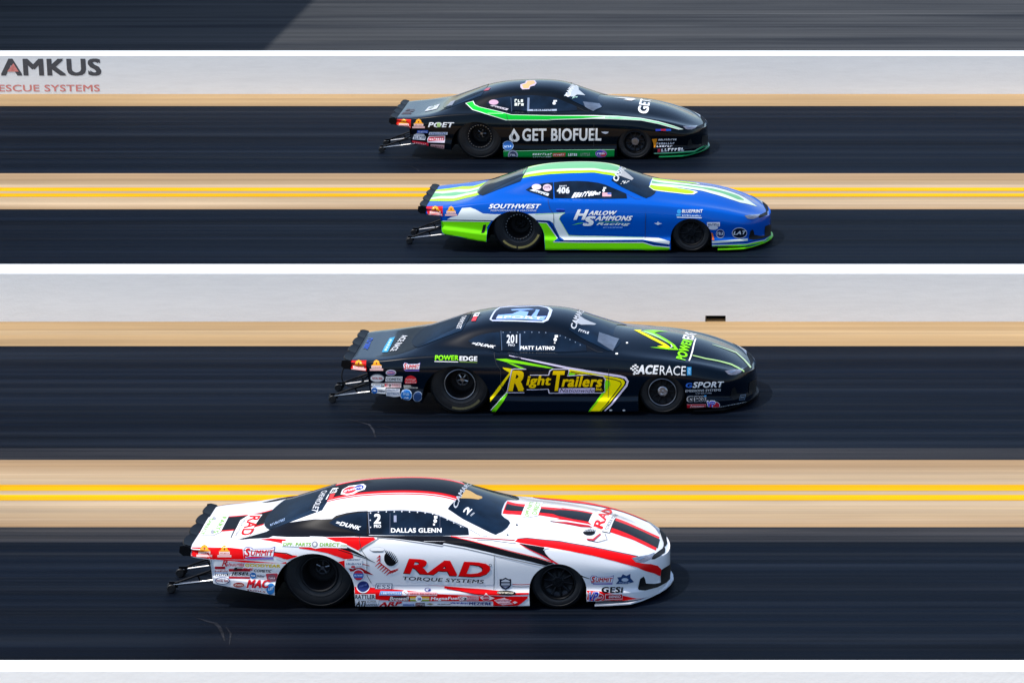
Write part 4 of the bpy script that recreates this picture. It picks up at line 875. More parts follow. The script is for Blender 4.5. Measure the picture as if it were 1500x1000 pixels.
  ('sponsor_sticker', None, [["p","fcfcfb",15,3,0,[518,165,513,144,503,125,487,111,468,101,448,98,428,101,410,111,396,126,388,145,386,165,390,186,401,205,416,220,435,230,456,233,476,229,493,220,507,205,515,186]],["p","3a68b8",15,4,0,[511,165,507,146,498,129,484,116,467,107,448,104,430,107,414,116,401,129,394,146,392,165,396,184,406,201,419,215,437,224,455,227,473,223,490,215,502,201,510,184]],["p","c83040",15,5,0,[398,186,418,212,455,224,491,212,508,186]],["p","c83040",15,5,0,[404,134,500,134,471,109,426,109]],["s","c8d8f0",15,5,7,[405,153,497,153,406,172]]]),
  ('sponsor_sticker', None, [["p","f0eef2",15,3,0,[572,51,573,28,567,5,555,-14,538,-30,517,-39,493,-42,470,-37,449,-26,433,-10,422,11,421,33,427,56,440,76,459,92,482,102,506,104,529,100,549,89,563,72]],["p","26346e",15,4,0,[563,51,564,31,558,11,548,-6,533,-19,514,-27,493,-30,473,-26,454,-16,440,-2,431,16,430,36,436,55,447,73,464,87,484,95,505,98,525,94,543,84,556,69]],["s","5a6aa8",15,5,6,[453,21,542,49,454,45]]]),
  ('sponsor_sticker', None, [["p","fcfcfb",15,3,0,[400,-111,405,-52,520,-52,634,-52,631,-111,515,-111]],["t","16181c",15,4,"RATTLER",0.03,[406,-106,626,-107,410,-57]]]),
  ('sponsor_sticker', None, [["p","dcdee2",15,2,0,[390,-191,396,-120,535,-118,673,-116,652,-190,521,-192]],["t","16181c",15,4,"ATI",0.05,[409,-191,508,-191,427,-130]],["t","6a6e76",15,4,"SUPER",0.01,[534,-148,638,-147,539,-127]],["t","6a6e76",15,4,"DAMPER",0.01,[515,-181,649,-182,519,-161]]]),
  ('sponsor_sticker', None, [["p","4a5570",15,2,0,[625,1,644,70,828,68,815,-1]],["p","eceef2",15,3,0,[633,6,650,64,820,62,809,5]],["t","3a4560",15,4,"ESS",0.0,[650,12,796,10,661,56]]]),
  ('sponsor_sticker', None, [["p","78a4d8",15,3,0,[675,-66,693,-20,814,-23,936,-25,927,-70,801,-68]],["s","e4ecf8",15,4,12,[697,-55,923,-58,702,-33]],["p","f0b8b8",15,3,0,[936,-27,1067,-30,1198,-33,1330,-36,1328,-73,1194,-72,1061,-71,927,-70]],["s","d86068",15,4,16,[1023,-58,1319,-62,1024,-41]],["p","fcfcfb",15,5,0,[999,-40,998,-48,993,-56,986,-62,976,-66,966,-68,957,-66,948,-62,941,-56,937,-48,935,-40,936,-31,940,-24,947,-18,956,-14,966,-13,976,-14,985,-18,992,-24,997,-31]],["p","c83040",15,6,0,[948,-32,987,-53,990,-49,950,-27]]]),
  ('sponsor_sticker', None, [["t","1c2a90",15,3,"G",0.0,[1184,-28,1241,-28,1188,20]],["p","1c2a90",15,3,0,[1223,-17,1254,14,1254,-19]]]),
  ('sponsor_sticker', None, [["p","3a2226",15,2,0,[776,-131,803,-77,997,-74,1023,-103,998,-133,887,-132]],["t","ece8e4",15,4,"Browell",0.03,[792,-126,1000,-124,805,-81]],["p","c86a78",15,3,0,[838,-111,986,-110,981,-129,833,-131]]]),
  ('sponsor_sticker', None, [["p","e8b030",15,3,0,[1022,-82,1131,-82,1240,-82,1239,-103,1130,-103,1021,-103]],["p","e8e4d8",15,3,0,[1021,-103,1130,-103,1239,-103,1239,-114,1130,-113,1021,-113]],["p","8a9a40",15,3,0,[1021,-113,1130,-113,1239,-114,1238,-135,1129,-135,1020,-135]],["p","fcfcfb",15,4,0,[1158,-106,1156,-118,1150,-129,1142,-137,1131,-142,1120,-144,1108,-142,1098,-137,1091,-128,1086,-118,1084,-106,1087,-95,1093,-84,1101,-76,1112,-70,1123,-69,1134,-70,1144,-76,1152,-84,1157,-95]],["t","2a3aa0",15,5,"28",0.04,[1102,-121,1142,-121,1106,-92]]]),
  ('sponsor_sticker', None, [["t","f4f4f4",15,3,"MagnaFuel",0.05,[1251,-133,1564,-127,1262,-87]]]),
  ('sponsor_sticker', None, [["p","f0e8e8",15,3,0,[1581,-78,1664,-78,1662,-126,1579,-126]],["t","b02030",15,4,"C",0.05,[1585,-119,1614,-119,1589,-85]],["t","202024",15,4,"2",0.06,[1620,-122,1661,-122,1623,-91]]]),
  ('sponsor_sticker', None, [["p","e8b8bc",15,3,0,[1668,-78,1797,-77,1795,-124,1666,-124]],["s","b84858",15,4,9,[1674,-97,1791,-97,1674,-83]],["s","c86070",15,4,9,[1673,-119,1790,-118,1674,-103]]]),
  ('sponsor_sticker', None, [["p","f0dcdc",15,3,0,[1808,-91,1857,-68,1882,-40,1909,-68,1978,-99,1916,-122,1878,-141,1846,-122]],["p","c04858",15,4,0,[1919,-97,1917,-107,1911,-117,1902,-125,1891,-130,1879,-131,1867,-130,1856,-125,1848,-117,1843,-108,1842,-97,1844,-86,1850,-77,1859,-69,1870,-64,1882,-62,1893,-64,1904,-69,1912,-76,1917,-86]],["s","f4e4e4",15,5,6,[1847,-102,1917,-102,1847,-88]]]),
  ('sponsor_sticker', None, [["p","141414",15,3,0,[2219,-45,2213,-53,2197,-60,2173,-64,2143,-67,2109,-66,2076,-63,2046,-58,2023,-51,2008,-43,2003,-35,2008,-27,2023,-21,2047,-16,2078,-14,2111,-14,2144,-17,2175,-22,2198,-29,2214,-37]],["s","e4d8c0",15,4,13,[2006,-47,2190,-50,2014,-26]]]),
  ('sponsor_sticker', None, [["p","f0c8cc",15,3,0,[1969,-122,2066,-99,2092,-90,2100,-105,2170,-121,2143,-141,2186,-166,2062,-179,2011,-157]],["s","c05060",15,4,11,[1985,-135,2152,-132,1986,-117]],["s","d07080",15,4,10,[2028,-168,2168,-164,2029,-150]],["p","f0dcdc",15,3,0,[2178,-146,2204,-132,2234,-146,2203,-162]]]),
  ('sponsor_sticker', None, [["t","c01420",15,3,"ARP",0.06,[664,-194,910,-182,690,-147]]]),
  ('sponsor_sticker', None, [["p","b8c4e0",15,3,0,[936,-152,1071,-153,1069,-190,934,-190]],["s","7080b8",15,4,9,[941,-183,1063,-183,942,-160]]]),
  ('sponsor_sticker', None, [["p","702830",15,3,0,[1082,-154,1137,-154,1135,-190,1080,-190]],["p","404450",15,3,0,[1138,-154,1186,-154,1184,-190,1136,-190]],["s","c8b8b8",15,4,7,[1087,-185,1179,-185,1088,-160]]]),
  ('sponsor_sticker', None, [["s","50545c",15,3,14,[1328,-174,1480,-174,1328,-162]],["s","4048a0",15,3,14,[1477,-165,1678,-168,1479,-144]],["p","8a8468",15,3,0,[1201,-167,1245,-156,1289,-167,1245,-178]]]),
  ('sponsor_sticker', None, [["t","1c2470",15,3,"MEZIERE",0.05,[1686,-177,1936,-179,1689,-144]]]),
  ('shield_sticker', None, [["p","1a2238",15,2,0,[2106,137,2136,119,2169,119,2165,46,2141,15,2101,-5,2059,14,2036,46,2039,119,2075,119]],["p","cfd3da",15,3,0,[2106,119,2153,99,2152,86,2056,86,2057,99]],["p","aeb4c0",15,3,0,[2055,72,2152,72,2151,48,2054,47]],["p","8088a0",15,3,0,[2063,38,2141,39,2101,12]]]),
  ('sponsor_sticker', None, [["p","4a3f9c",15,1,0,[3057,137,3079,159,3125,153,3137,142,3281,143,3320,160,3302,73,3122,77,3069,64]],["p","f4f2f6",15,2,0,[3062,135,3082,154,3120,149,3132,138,3281,139,3314,151,3299,77,3122,81,3073,72]],["t","d8101c",15,3,"S",0.05,[3067,79,3103,79,3079,148]],["t","d8101c",15,3,"UMMIT",0.04,[3110,85,3293,83,3124,133]],["p","7a5fb8",15,1,0,[3086,66,3194,67,3302,68,3299,54,3192,55,3085,56]]]),
  ('sponsor_sticker', None, [["p","2c4a78",15,2,0,[3338,59,3371,101,3356,135,3398,138,3418,170,3456,150,3500,172,3499,125,3535,77,3465,56]],["p","c8d4e4",15,3,0,[3476,104,3474,98,3468,92,3460,88,3450,85,3438,85,3427,86,3416,89,3408,94,3403,100,3402,106,3404,112,3409,118,3418,122,3428,125,3440,126,3451,124,3461,121,3469,116,3474,111]],["s","a8b8d0",15,3,8,[3370,65,3497,62,3371,82]]]),
  ('sponsor_sticker', None, [["t","121418",15,3,"GESi",0.06,[3173,-42,3410,-45,3183,27]]]),
  ('sponsor_sticker', None, [["p","f4e8ea",15,2,0,[3203,-79,3203,-93,3196,-107,3183,-119,3166,-129,3147,-135,3126,-137,3107,-135,3092,-128,3080,-118,3075,-105,3076,-91,3083,-77,3096,-65,3112,-55,3132,-49,3152,-47,3171,-49,3187,-56,3198,-66]],["p","d02434",15,3,0,[3198,-80,3197,-92,3190,-104,3179,-115,3163,-123,3146,-129,3127,-131,3110,-129,3096,-124,3086,-115,3081,-104,3082,-92,3088,-80,3100,-69,3115,-61,3133,-55,3151,-53,3168,-55,3183,-60,3193,-69]],["s","f4dce0",15,4,6,[3097,-118,3188,-95,3094,-97]],["t","f4f4f8",15,4,"VP",0.1,[3009,-134,3129,-135,3041,-28]],["t","2430b8",15,5,"VP",0.04,[3017,-133,3121,-132,3046,-35]]]),
  ('sponsor_sticker', None, [["p","f2f0f0",15,2,0,[3219,-58,3411,-53,3409,-115,3217,-120]],["p","c01828",15,3,0,[3224,-63,3407,-59,3406,-109,3222,-114]],["t","f8f4f4",15,4,"DENSO",0.03,[3259,-100,3387,-97,3262,-72]],["p","fcfcfb",15,1,0,[3007,-118,3142,-119,3277,-121,3412,-123,3410,-134,3274,-131,3136,-130,3000,-134]],["s","505058",15,3,12,[3202,-129,3403,-134,3207,-122]]]),
  ('sponsor_sticker', 'white RAD sticker across the bonnet', [["p","f8f8f8",90,3,0,[2975,-167,2988,173,3035,375,3243,285,3228,-303,3153,-314,3122,-255,3070,-269,3021,-234]],["t","e80c14",90,4,"RAD",0.04,[3143,-272,3178,704,3036,-251]],["t","70747c",90,4,"TORQUE SYSTEMS",0.01,[3209,-278,3254,501,3168,-255]],["p","202024",90,4,0,[3141,-332,3227,-309,3247,236,3240,239,3222,-302,3141,-317]]]),
  ('emblem', None, [["p","101014",50,4,0,[3065,198,3068,184,3067,170,3064,156,3058,143,3049,131,3039,120,3026,112,3013,107,3000,104,2986,104,2973,107,2961,112,2952,120,2944,130,2939,142,2937,155]],["p","101014",50,4,0,[2945,150,2952,152,2970,208,2965,207]],["p","101014",50,4,0,[2964,154,2971,156,2985,222,2980,221]],["p","101014",50,4,0,[2983,159,2990,161,3001,236,2995,235]],["p","101014",50,4,0,[3002,164,3009,166,3016,250,3011,249]],["p","101014",50,4,0,[3020,168,3028,170,3033,245,3028,244]],["p","101014",50,4,0,[3039,174,3047,176,3050,241,3045,239]],["p","101014",50,4,0,[3058,179,3066,181,3068,236,3063,234]],["p","c83848",50,4,0,[2986,39,3056,45,3126,180,3135,155,3072,14,2995,11]],["p","303036",50,4,0,[3001,3,3113,-11,3215,77,3179,189,3174,183,3210,82,3112,0,3002,14]]]),
  ('sponsor_sticker', 'white sticker with green print at the back of the bonnet', [["p","f8f8f6",90,3,0,[2215,-261,2218,46,2218,290,2395,393,2406,40,2402,-183,2296,-264]],["t","86c030",90,4,"DPF.PARTS",0.03,[2301,-247,2299,317,2253,-233]],["t","86c030",90,4,"DIRECT",0.03,[2384,-160,2380,348,2328,-158]]]),
  ('bonnet_flame', None, [["p","c01828",50,2,0,[2561,307,2741,330,2866,317,2990,311,3032,276,2905,255,2747,281]],["p","303036",50,2,0,[2555,309,2663,297,2662,312,2554,324]]]),
  ('bonnet_pin', None, [["p","40444c",90,3,0,[2205,-469,2203,-483,2195,-490,2186,-487,2181,-475,2183,-461,2191,-453,2200,-457]],["p","40444c",90,3,0,[2127,-714,2125,-726,2117,-733,2108,-731,2104,-721,2106,-710,2114,-703,2123,-705]]]),
 ],
 'navy': [
  ('tail_badge', 'orange topped badge on the red tail corner', [["p","d81818",15,1,0,[-1470,483,-1242,486,-1235,345,-1465,373]],["p","f2a324",15,2,0,[-1431,419,-1392,439,-1382,475,-1353,492,-1310,475,-1292,439,-1259,419]],["p","f6d9d2",15,2,0,[-1422,416,-1268,417,-1270,385,-1420,384]],["s","d06050",15,3,7,[-1411,392,-1280,392,-1412,408]],["p","f3c2bd",15,2,0,[-1445,379,-1246,379,-1245,353,-1450,371]],["p","8a2a20",15,3,0,[-1331,449,-1332,444,-1333,441,-1336,438,-1339,436,-1342,435,-1345,436,-1347,438,-1349,441,-1350,444,-1351,449,-1351,453,-1350,456,-1348,459,-1346,461,-1343,462,-1340,461,-1336,459,-1334,456,-1332,453]]]),
  ('tail_badge', 'orange topped badge beside the tail corner badge', [["p","f2a324",15,2,0,[-1175,419,-1145,439,-1134,475,-1106,492,-1068,475,-1054,439,-1023,419]],["p","f6d9d2",15,2,0,[-1168,417,-1030,417,-1030,385,-1168,385]],["s","d06050",15,3,7,[-1159,393,-1039,393,-1159,409]],["p","f3c2bd",15,2,0,[-1190,379,-1009,380,-1009,353,-1191,353]],["p","8a2a20",15,3,0,[-1091,449,-1091,445,-1092,441,-1094,438,-1097,436,-1099,435,-1102,436,-1105,438,-1107,441,-1108,445,-1109,449,-1109,453,-1107,456,-1106,459,-1103,461,-1100,462,-1097,461,-1095,459,-1093,456,-1091,453]]]),
  ('sponsor_sticker', None, [["p","4a3f9c",15,1,0,[-740,435,-721,460,-681,454,-670,441,-543,444,-509,463,-522,368,-681,370,-728,356]],["p","f4f2f6",15,2,0,[-736,433,-719,454,-685,449,-674,437,-543,440,-515,454,-526,373,-681,375,-725,364]],["t","d8101c",15,3,"S",0.05,[-730,372,-698,372,-721,448]],["t","d8101c",15,3,"UMMIT",0.04,[-691,379,-531,379,-680,431]],["p","7a5fb8",15,1,0,[-713,358,-523,362,-525,348,-714,346]]]),
  ('lettering', 'green and white letters POWER EDGE above the rear wheel', [["t","8cf010",15,2,"POWER",0.05,[-315,489,0,489,-313,553]],["t","fcfcfb",15,2,"EDGE",0.05,[12,483,246,479,13,544]],["p","fcfcfb",15,1,0,[-320,470,-162,467,-5,464,-5,474,-162,477,-320,480]],["p","7ea040",15,1,0,[14,465,246,458,246,466,14,474]]]),
  ('sponsor_sticker', None, [["p","d8d4dc",15,2,0,[-836,327,-840,315,-850,305,-866,296,-886,291,-908,289,-929,291,-949,296,-964,304,-973,315,-976,327,-972,339,-961,349,-946,358,-926,363,-904,365,-883,363,-863,358,-848,349,-838,339]],["p","6a5a98",15,3,0,[-845,327,-848,318,-857,309,-871,303,-888,298,-907,297,-926,298,-943,303,-956,309,-964,318,-967,327,-963,336,-954,344,-940,351,-923,355,-904,357,-886,355,-869,351,-856,345,-847,336]],["s","e8a0a8",15,4,7,[-955,317,-856,317,-954,340]]]),
  ('sponsor_sticker', None, [["p","70747c",15,2,0,[-997,254,-1003,237,-1018,221,-1041,209,-1069,200,-1099,198,-1130,200,-1157,208,-1178,221,-1191,237,-1194,254,-1188,271,-1173,287,-1151,300,-1123,308,-1092,311,-1062,308,-1035,300,-1014,287,-1001,272]],["p","dcdcde",15,3,0,[-1006,252,-1012,238,-1025,225,-1046,215,-1071,208,-1099,206,-1126,208,-1151,215,-1170,225,-1182,237,-1185,251,-1180,266,-1166,278,-1146,288,-1121,295,-1093,297,-1065,295,-1041,288,-1022,278,-1010,266]],["t","c02434",15,4,"TOTAL SEAL",0.04,[-1168,239,-1022,239,-1166,269]]]),
  ('sponsor_sticker', None, [["p","dcdee0",15,2,0,[-977,276,-751,276,-762,207,-989,210]],["t","1c1e24",15,3,"COMETIC",0.03,[-975,222,-766,220,-968,261]]]),
  ('sponsor_sticker', None, [["p","d02830",15,2,0,[-728,210,-714,255,-680,280,-644,290,-603,280,-572,255,-562,210,-570,185,-722,182]],["s","f0a0a0",15,3,7,[-712,216,-574,217,-710,248]],["s","f4b0b0",15,3,8,[-718,188,-572,189,-716,207]]]),
  ('sponsor_sticker', None, [["p","b8b8b4",15,2,0,[-745,162,-648,159,-643,144,-554,131,-561,118,-740,121]],["s","4a4a48",15,3,10,[-734,127,-573,124,-733,144]]]),
  ('sponsor_sticker', None, [["p","d8c4c4",15,2,0,[-1002,192,-775,192,-779,126,-1002,126]],["t","c02030",15,3,"E",0.05,[-997,140,-958,140,-994,182]],["t","202024",15,3,"2",0.06,[-952,136,-913,136,-949,174]],["s","c06068",15,3,8,[-904,161,-784,162,-903,178]],["s","b84850",15,3,8,[-904,137,-785,137,-904,154]]]),
  ('sponsor_sticker', None, [["p","d0d2d4",15,2,0,[-1183,186,-1011,187,-1012,151,-1182,151]],["s","585c66",15,3,10,[-1177,156,-1020,156,-1178,179]],["p","8aa4c4",15,2,0,[-1164,148,-1048,148,-1048,136,-1163,136]]]),
  ('sponsor_sticker', None, [["p","e2e4e6",15,2,0,[-1181,131,-986,131,-988,44,-1176,57]],["p","1c60b0",15,3,0,[-1096,89,-1098,76,-1105,65,-1114,56,-1126,51,-1139,49,-1152,50,-1163,56,-1171,65,-1176,76,-1178,89,-1175,101,-1168,112,-1159,121,-1147,127,-1135,129,-1122,127,-1111,121,-1102,112,-1097,101]],["s","f0f4f8",15,4,3,[-1161,80,-1114,80,-1160,98]],["t","203050",15,3,"Miller",0.04,[-1091,70,-994,70,-1086,100]]]),
  ('sponsor_sticker', None, [["p","c8ccd4",15,2,0,[-976,114,-797,108,-793,13,-851,6,-888,5,-927,12,-983,20]],["s","6a7890",15,3,10,[-964,89,-802,89,-963,106]],["s","7a88a0",15,3,9,[-970,38,-802,36,-969,67]]]),
  ('sponsor_sticker', None, [["p","c4d8ec",15,2,0,[-632,28,-637,4,-649,-18,-667,-35,-686,-39,-708,-35,-731,-31,-767,-14,-777,-18,-787,4,-790,28,-785,52,-773,74,-756,91,-734,102,-710,106,-686,102,-664,91,-646,74,-634,53]],["p","1f6cb8",15,3,0,[-639,28,-644,6,-655,-13,-671,-29,-688,-33,-709,-34,-730,-28,-764,-14,-771,-14,-780,6,-783,28,-778,50,-767,70,-751,86,-732,96,-710,99,-688,96,-668,86,-651,70,-641,50]],["s","a8ccec",15,4,5,[-753,26,-666,26,-751,64]],["s","d0e4f4",15,4,5,[-743,-16,-678,-16,-742,4]]]),
  ('sponsor_sticker', None, [["p","8a98ac",15,2,0,[-503,-17,-516,-35,-533,-49,-553,-57,-573,-58,-591,-54,-607,-42,-617,-26,-622,-7,-621,15,-614,35,-601,53,-585,67,-567,75,-547,77,-528,72,-512,61,-500,45,-495,25,-496,4]],["p","24406c",15,3,0,[-511,-13,-523,-29,-537,-41,-554,-49,-571,-50,-587,-46,-600,-36,-609,-22,-614,-5,-612,13,-606,32,-595,48,-580,60,-565,67,-548,69,-532,64,-518,55,-508,41,-504,24,-505,5]]]),
  ('lettering', 'blue and white letters across the boot lid', [["s","2c4fae",90,3,6,[-1391,361,-1383,-228,-1315,334]],["p","3a9cc8",90,2,0,[-1089,-447,-1098,-159,-1093,288,-1027,322,-1006,-467]],["s","c0e4f0",90,3,5,[-1079,232,-1069,-391,-1040,207]],["t","d8dade",90,3,"ACE RACE",0.04,[-934,340,-984,-443,-842,309]]]),
  ('rear_window_banner', None, [["t","d4d6da",90,4,"CHEVROLET",0.04,[-81,146,-90,-422,-9,126]]]),
  ('sponsor_sticker', 'small white and red sticker at the back of the roof', [["p","fcfcfb",90,4,0,[95,-67,104,99,175,81,170,-106]],["p","d84048",90,4,0,[98,-277,103,-88,165,-110,162,-302]],["s","28282c",90,5,3,[108,-49,162,-72,116,62]]]),
  ('roof_badge', 'large blue badge with white rim on the roof', [["p","ccd6ee",90,2,0,[351,-331,360,-137,374,68,416,248,560,281,680,212,818,214,953,243,1097,139,1159,0,1161,-251,1143,-392,1083,-447,918,-444,753,-432,575,-419,396,-391]],["p","16213e",90,3,0,[374,-330,383,-162,396,27,433,190,569,208,686,158,818,167,947,198,1074,95,1118,-33,1118,-260,1103,-376,1059,-425,905,-418,750,-404,577,-389,402,-360]],["p","8ab0f0",90,4,0,[439,-346,451,-200,637,-194,734,-60,852,-134,846,-277,904,-304,938,-116,939,-29,834,29,701,31,592,19,624,-45,785,-41,944,-16,990,-34,975,-302,1109,-275,1079,-409,914,-398,747,-377,594,-367]],["t","f4f6fc",90,5,"SPORT",0.03,[437,-327,1066,-390,443,-257]]]),
  ('lettering', 'white race number and driver name on the side window', [["t","dfe3ea",15,4,"201",0.04,[613,713,752,713,610,827]],["t","dfe3ea",15,4,"PRO",0.02,[638,674,727,674,636,703]],["t","fcfcfb",15,4,"MATT LATINO",0.05,[799,628,1257,623,801,678]],["p","7c8ca4",15,4,0,[777,839,787,616,805,616,795,838]],["p","44566e",15,4,0,[524,877,537,746,551,616,562,616,548,747,535,878]],["p","fcfcfb",15,4,0,[1280,763,1279,756,1276,749,1271,744,1266,741,1259,739,1252,741,1246,744,1241,749,1237,756,1236,763,1237,770,1240,777,1244,782,1250,786,1257,787,1263,786,1270,782,1275,777,1278,770]],["p","fcfcfb",15,4,0,[1249,821,1291,821,1292,791,1251,791]],["p","fcfcfb",15,4,0,[1243,726,1263,726,1263,711,1244,711]]]),
  ('window_rivet', None, [["p","8090a8",15,4,0,[567,858,565,853,560,851,555,853,552,858,554,863,559,865,565,863]],["p","8090a8",15,4,0,[661,858,659,853,654,851,649,853,647,858,648,863,653,865,659,863]],["p","8090a8",15,4,0,[758,858,756,853,751,851,746,853,744,858,746,863,751,865,756,863]],["p","8090a8",15,4,0,[855,858,853,853,848,851,843,853,841,858,843,863,848,865,853,863]],["p","8090a8",15,4,0,[852,859,850,854,845,852,839,854,837,859,839,864,844,866,849,864]],["p","8090a8",15,4,0,[950,859,948,854,943,852,938,854,935,859,937,864,942,866,947,864]],["p","8090a8",15,4,0,[1046,857,1044,852,1039,850,1034,852,1031,857,1033,862,1038,864,1043,862]],["p","8090a8",15,4,0,[1135,854,1133,849,1128,846,1123,849,1121,854,1122,859,1127,861,1133,859]],["p","8090a8",15,4,0,[1328,813,1326,808,1321,806,1316,808,1313,813,1315,818,1320,821,1325,818]],["p","8090a8",15,4,0,[1400,788,1398,783,1393,781,1388,783,1385,788,1387,793,1392,795,1397,793]],["p","8090a8",15,4,0,[1461,761,1459,756,1454,754,1449,756,1446,761,1448,766,1453,768,1458,766]],["p","8090a8",15,4,0,[1533,728,1531,723,1526,721,1521,723,1518,728,1520,733,1525,735,1530,733]],["p","8090a8",15,4,0,[1600,690,1598,685,1593,683,1588,685,1585,690,1587,695,1592,697,1597,695]]]),
  ('lettering', 'white maker mark on the quarter window', [["t","fcfcfb",15,4,"=DUNK",0.05,[139,698,443,647,176,730]]]),
  ('windshield_banner', None, [["t","d4d8de",90,4,"CAMARO",0.03,[1517,-494,1555,338,1444,-491]],["p","b4b9c0",90,3,0,[1494,-313,1532,-33,1592,-87,1670,-99,1750,-90,1730,-161,1571,-323]],["s","d4d8de",90,4,5,[1546,-511,1686,-503,1555,-442]]]),
  ('clear_panel', 'paler see-through patch low on the windscreen', [["p","CLEAR",90,3,0,[1812,-342,1944,-331,2079,-353,2031,-739,1814,-602]]]),
  ('side_stripe', 'green and yellow lightning stripes around the door lettering', [["p","8cf010",15,1,1,[484,506,628,510,874,468,1026,438,1178,407,1265,381,1178,386,1053,406,927,425,802,445,622,468]],["p","8cf010",15,1,1,[632,463,716,445,874,383,816,380]],["p","e2d8f0",15,1,1,[663,548,796,518,928,488,1060,458,1190,430,1320,402,1450,375,1581,352,1711,330,1841,308,1986,286,2130,265,2196,245,2223,208,2208,164,2101,33,2011,-83,1910,-184,1925,-185,2027,-97,2119,18,2230,149,2251,213,2214,271,2136,295,1991,316,1846,336,1716,357,1586,379,1455,400,1325,426,1195,453,1065,479,931,504,798,529,664,554]],["p","fff000",15,2,1,[1460,373,1588,350,1716,326,1843,303,1973,281,2103,258,2175,236,2199,203,2182,159,2080,37,1982,-84,1874,-185,1709,-188,1803,-90,1889,26,1979,142,2000,215,1842,258,1640,294,1459,338]],["p","101014",15,3,1,[1480,338,1661,306,1841,273,2072,230,2136,206,2145,179,2121,141,2032,26,1946,-88,1851,-186,1860,-186,1955,-95,2041,20,2130,134,2156,177,2143,215,2075,240,1844,284,1663,316,1482,349]],["p","8cf010",15,3,1,[1935,228,1997,215,2003,169,1960,108,1834,-59,1723,-188,1702,-188,1813,-52,1924,108]],["p","8cf010",15,1,0,[1455,329,1543,315,1523,280,1454,283]],["p","ffe600",15,1,1,[578,395,643,387,751,370,715,352,685,309,608,200,531,91,391,-76,382,-37,504,123,588,226,671,329,599,370]],["p","fcfcfb",15,1,1,[631,83,503,-63,385,-189,392,-191,511,-70,639,75]],["p","70d808",15,1,1,[609,57,650,70,581,-52,471,-193,410,-192,514,-59]]]),
  ('lettering', 'yellow letters RightTrailers outlined in black and white on the door', [["p","e8e0f0",15,3,0,[619,57,637,123,668,248,698,373,730,381,888,379,920,341,930,300,1057,300,1183,300,1199,355,1236,379,1464,379,1464,341,1444,290,1571,297,1698,305,1915,286,1946,246,1932,137,1934,72,1908,54,1762,53,1617,52,1471,52,1326,51,1181,50,1169,105,994,96,879,96,855,57]],["p","0c0a0c",15,4,0,[631,67,649,133,709,363,741,371,900,368,931,331,941,290,1068,290,1194,290,1210,345,1247,368,1453,368,1452,331,1432,280,1559,287,1686,294,1903,276,1934,236,1921,148,1923,82,1896,65,1756,64,1615,63,1474,62,1333,61,1193,60,1181,115,1006,107,891,107,867,67]],["p","cdbfe0",15,5,0,[1317,120,1477,122,1637,124,1797,126,1786,59,1627,58,1469,57,1312,56]],["t","16141a",15,6,"Nationwide",0.0,[1324,69,1774,67,1349,118]],["t","ffd400",15,5,"R",0.06,[641,85,849,85,712,355]],["t","ffd400",15,5,"ight",0.05,[874,123,1191,123,918,291]],["t","ffd400",15,6,"T",0.06,[1203,88,1359,88,1250,352]],["t","ffd400",15,5,"railers",0.05,[1353,140,1879,137,1393,286]],["t","ffd400",15,6,"Inc.",0.04,[1807,91,1897,91,1817,134]]]),
  ('lettering', 'white letters ACE RACE with a blue tag on the front wing', [["t","fcfcfb",15,2,"ACE",0.06,[2362,308,2628,304,2387,429]],["t","fcfcfb",15,2,"RACE",0.0,[2662,299,3001,288,2670,420]],["p","2c8cc4",15,1,0,[3021,399,3078,399,3079,291,3022,291]],["s","9cd0ec",15,2,5,[3032,302,3037,387,3069,302]],["p","fcfcfb",15,1,0,[2274,394,2300,394,2300,371,2274,371]],["p","fcfcfb",15,1,0,[2300,420,2327,420,2327,398,2300,398]],["p","fcfcfb",15,1,0,[2330,436,2357,436,2357,413,2330,413]],["p","fcfcfb",15,1,0,[2297,374,2324,374,2324,352,2297,352]],["p","fcfcfb",15,1,0,[2326,394,2353,394,2353,371,2326,371]],["p","fcfcfb",15,1,0,[2321,348,2347,348,2347,325,2321,325]],["p","fcfcfb",15,1,0,[2350,368,2376,368,2376,345,2350,345]],["p","fcfcfb",15,1,0,[2310,322,2336,322,2336,299,2310,299]],["p","fcfcfb",15,1,0,[2343,328,2369,328,2369,306,2343,306]],["p","fcfcfb",15,1,0,[2357,413,2383,413,2383,391,2357,391]]]),
  ('lettering', 'white GSPORT lettering behind the front wheel', [["t","3c74d8",15,2,"G",0.05,[2997,128,3081,128,3008,192]],["t","fcfcfb",15,2,"SPORT",0.04,[3091,126,3480,132,3115,203]],["t","d8dade",15,2,"EMISSIONS SYSTEMS",0.02,[2996,68,3459,82,2999,99]],["s","a0a4ac",15,2,9,[3128,45,3342,50,3128,59]]]),
  ('sponsor_sticker', None, [["t","9a9ea6",15,2,"GESi",0.07,[3008,-65,3260,-59,3018,18]],["t","101216",15,3,"GESi",0.02,[3016,-58,3255,-52,3023,11]],["p","4aa0dc",15,3,0,[3242,27,3271,29,3265,3,3239,0]]]),
  ('sponsor_sticker', None, [["p","d8888c",15,2,0,[3003,-94,3135,-92,3266,-89,3263,-129,3131,-137,2999,-142]],["p","b81828",15,3,0,[3008,-101,3135,-98,3261,-96,3257,-129,3129,-128,3005,-142]],["t","f8f0f0",15,4,"DENSO",0.03,[3081,-128,3234,-127,3093,-114]],["p","f0d0d0",15,4,0,[3074,-100,3054,-136,3068,-139,3075,-139,3062,-137,3080,-104]]]),
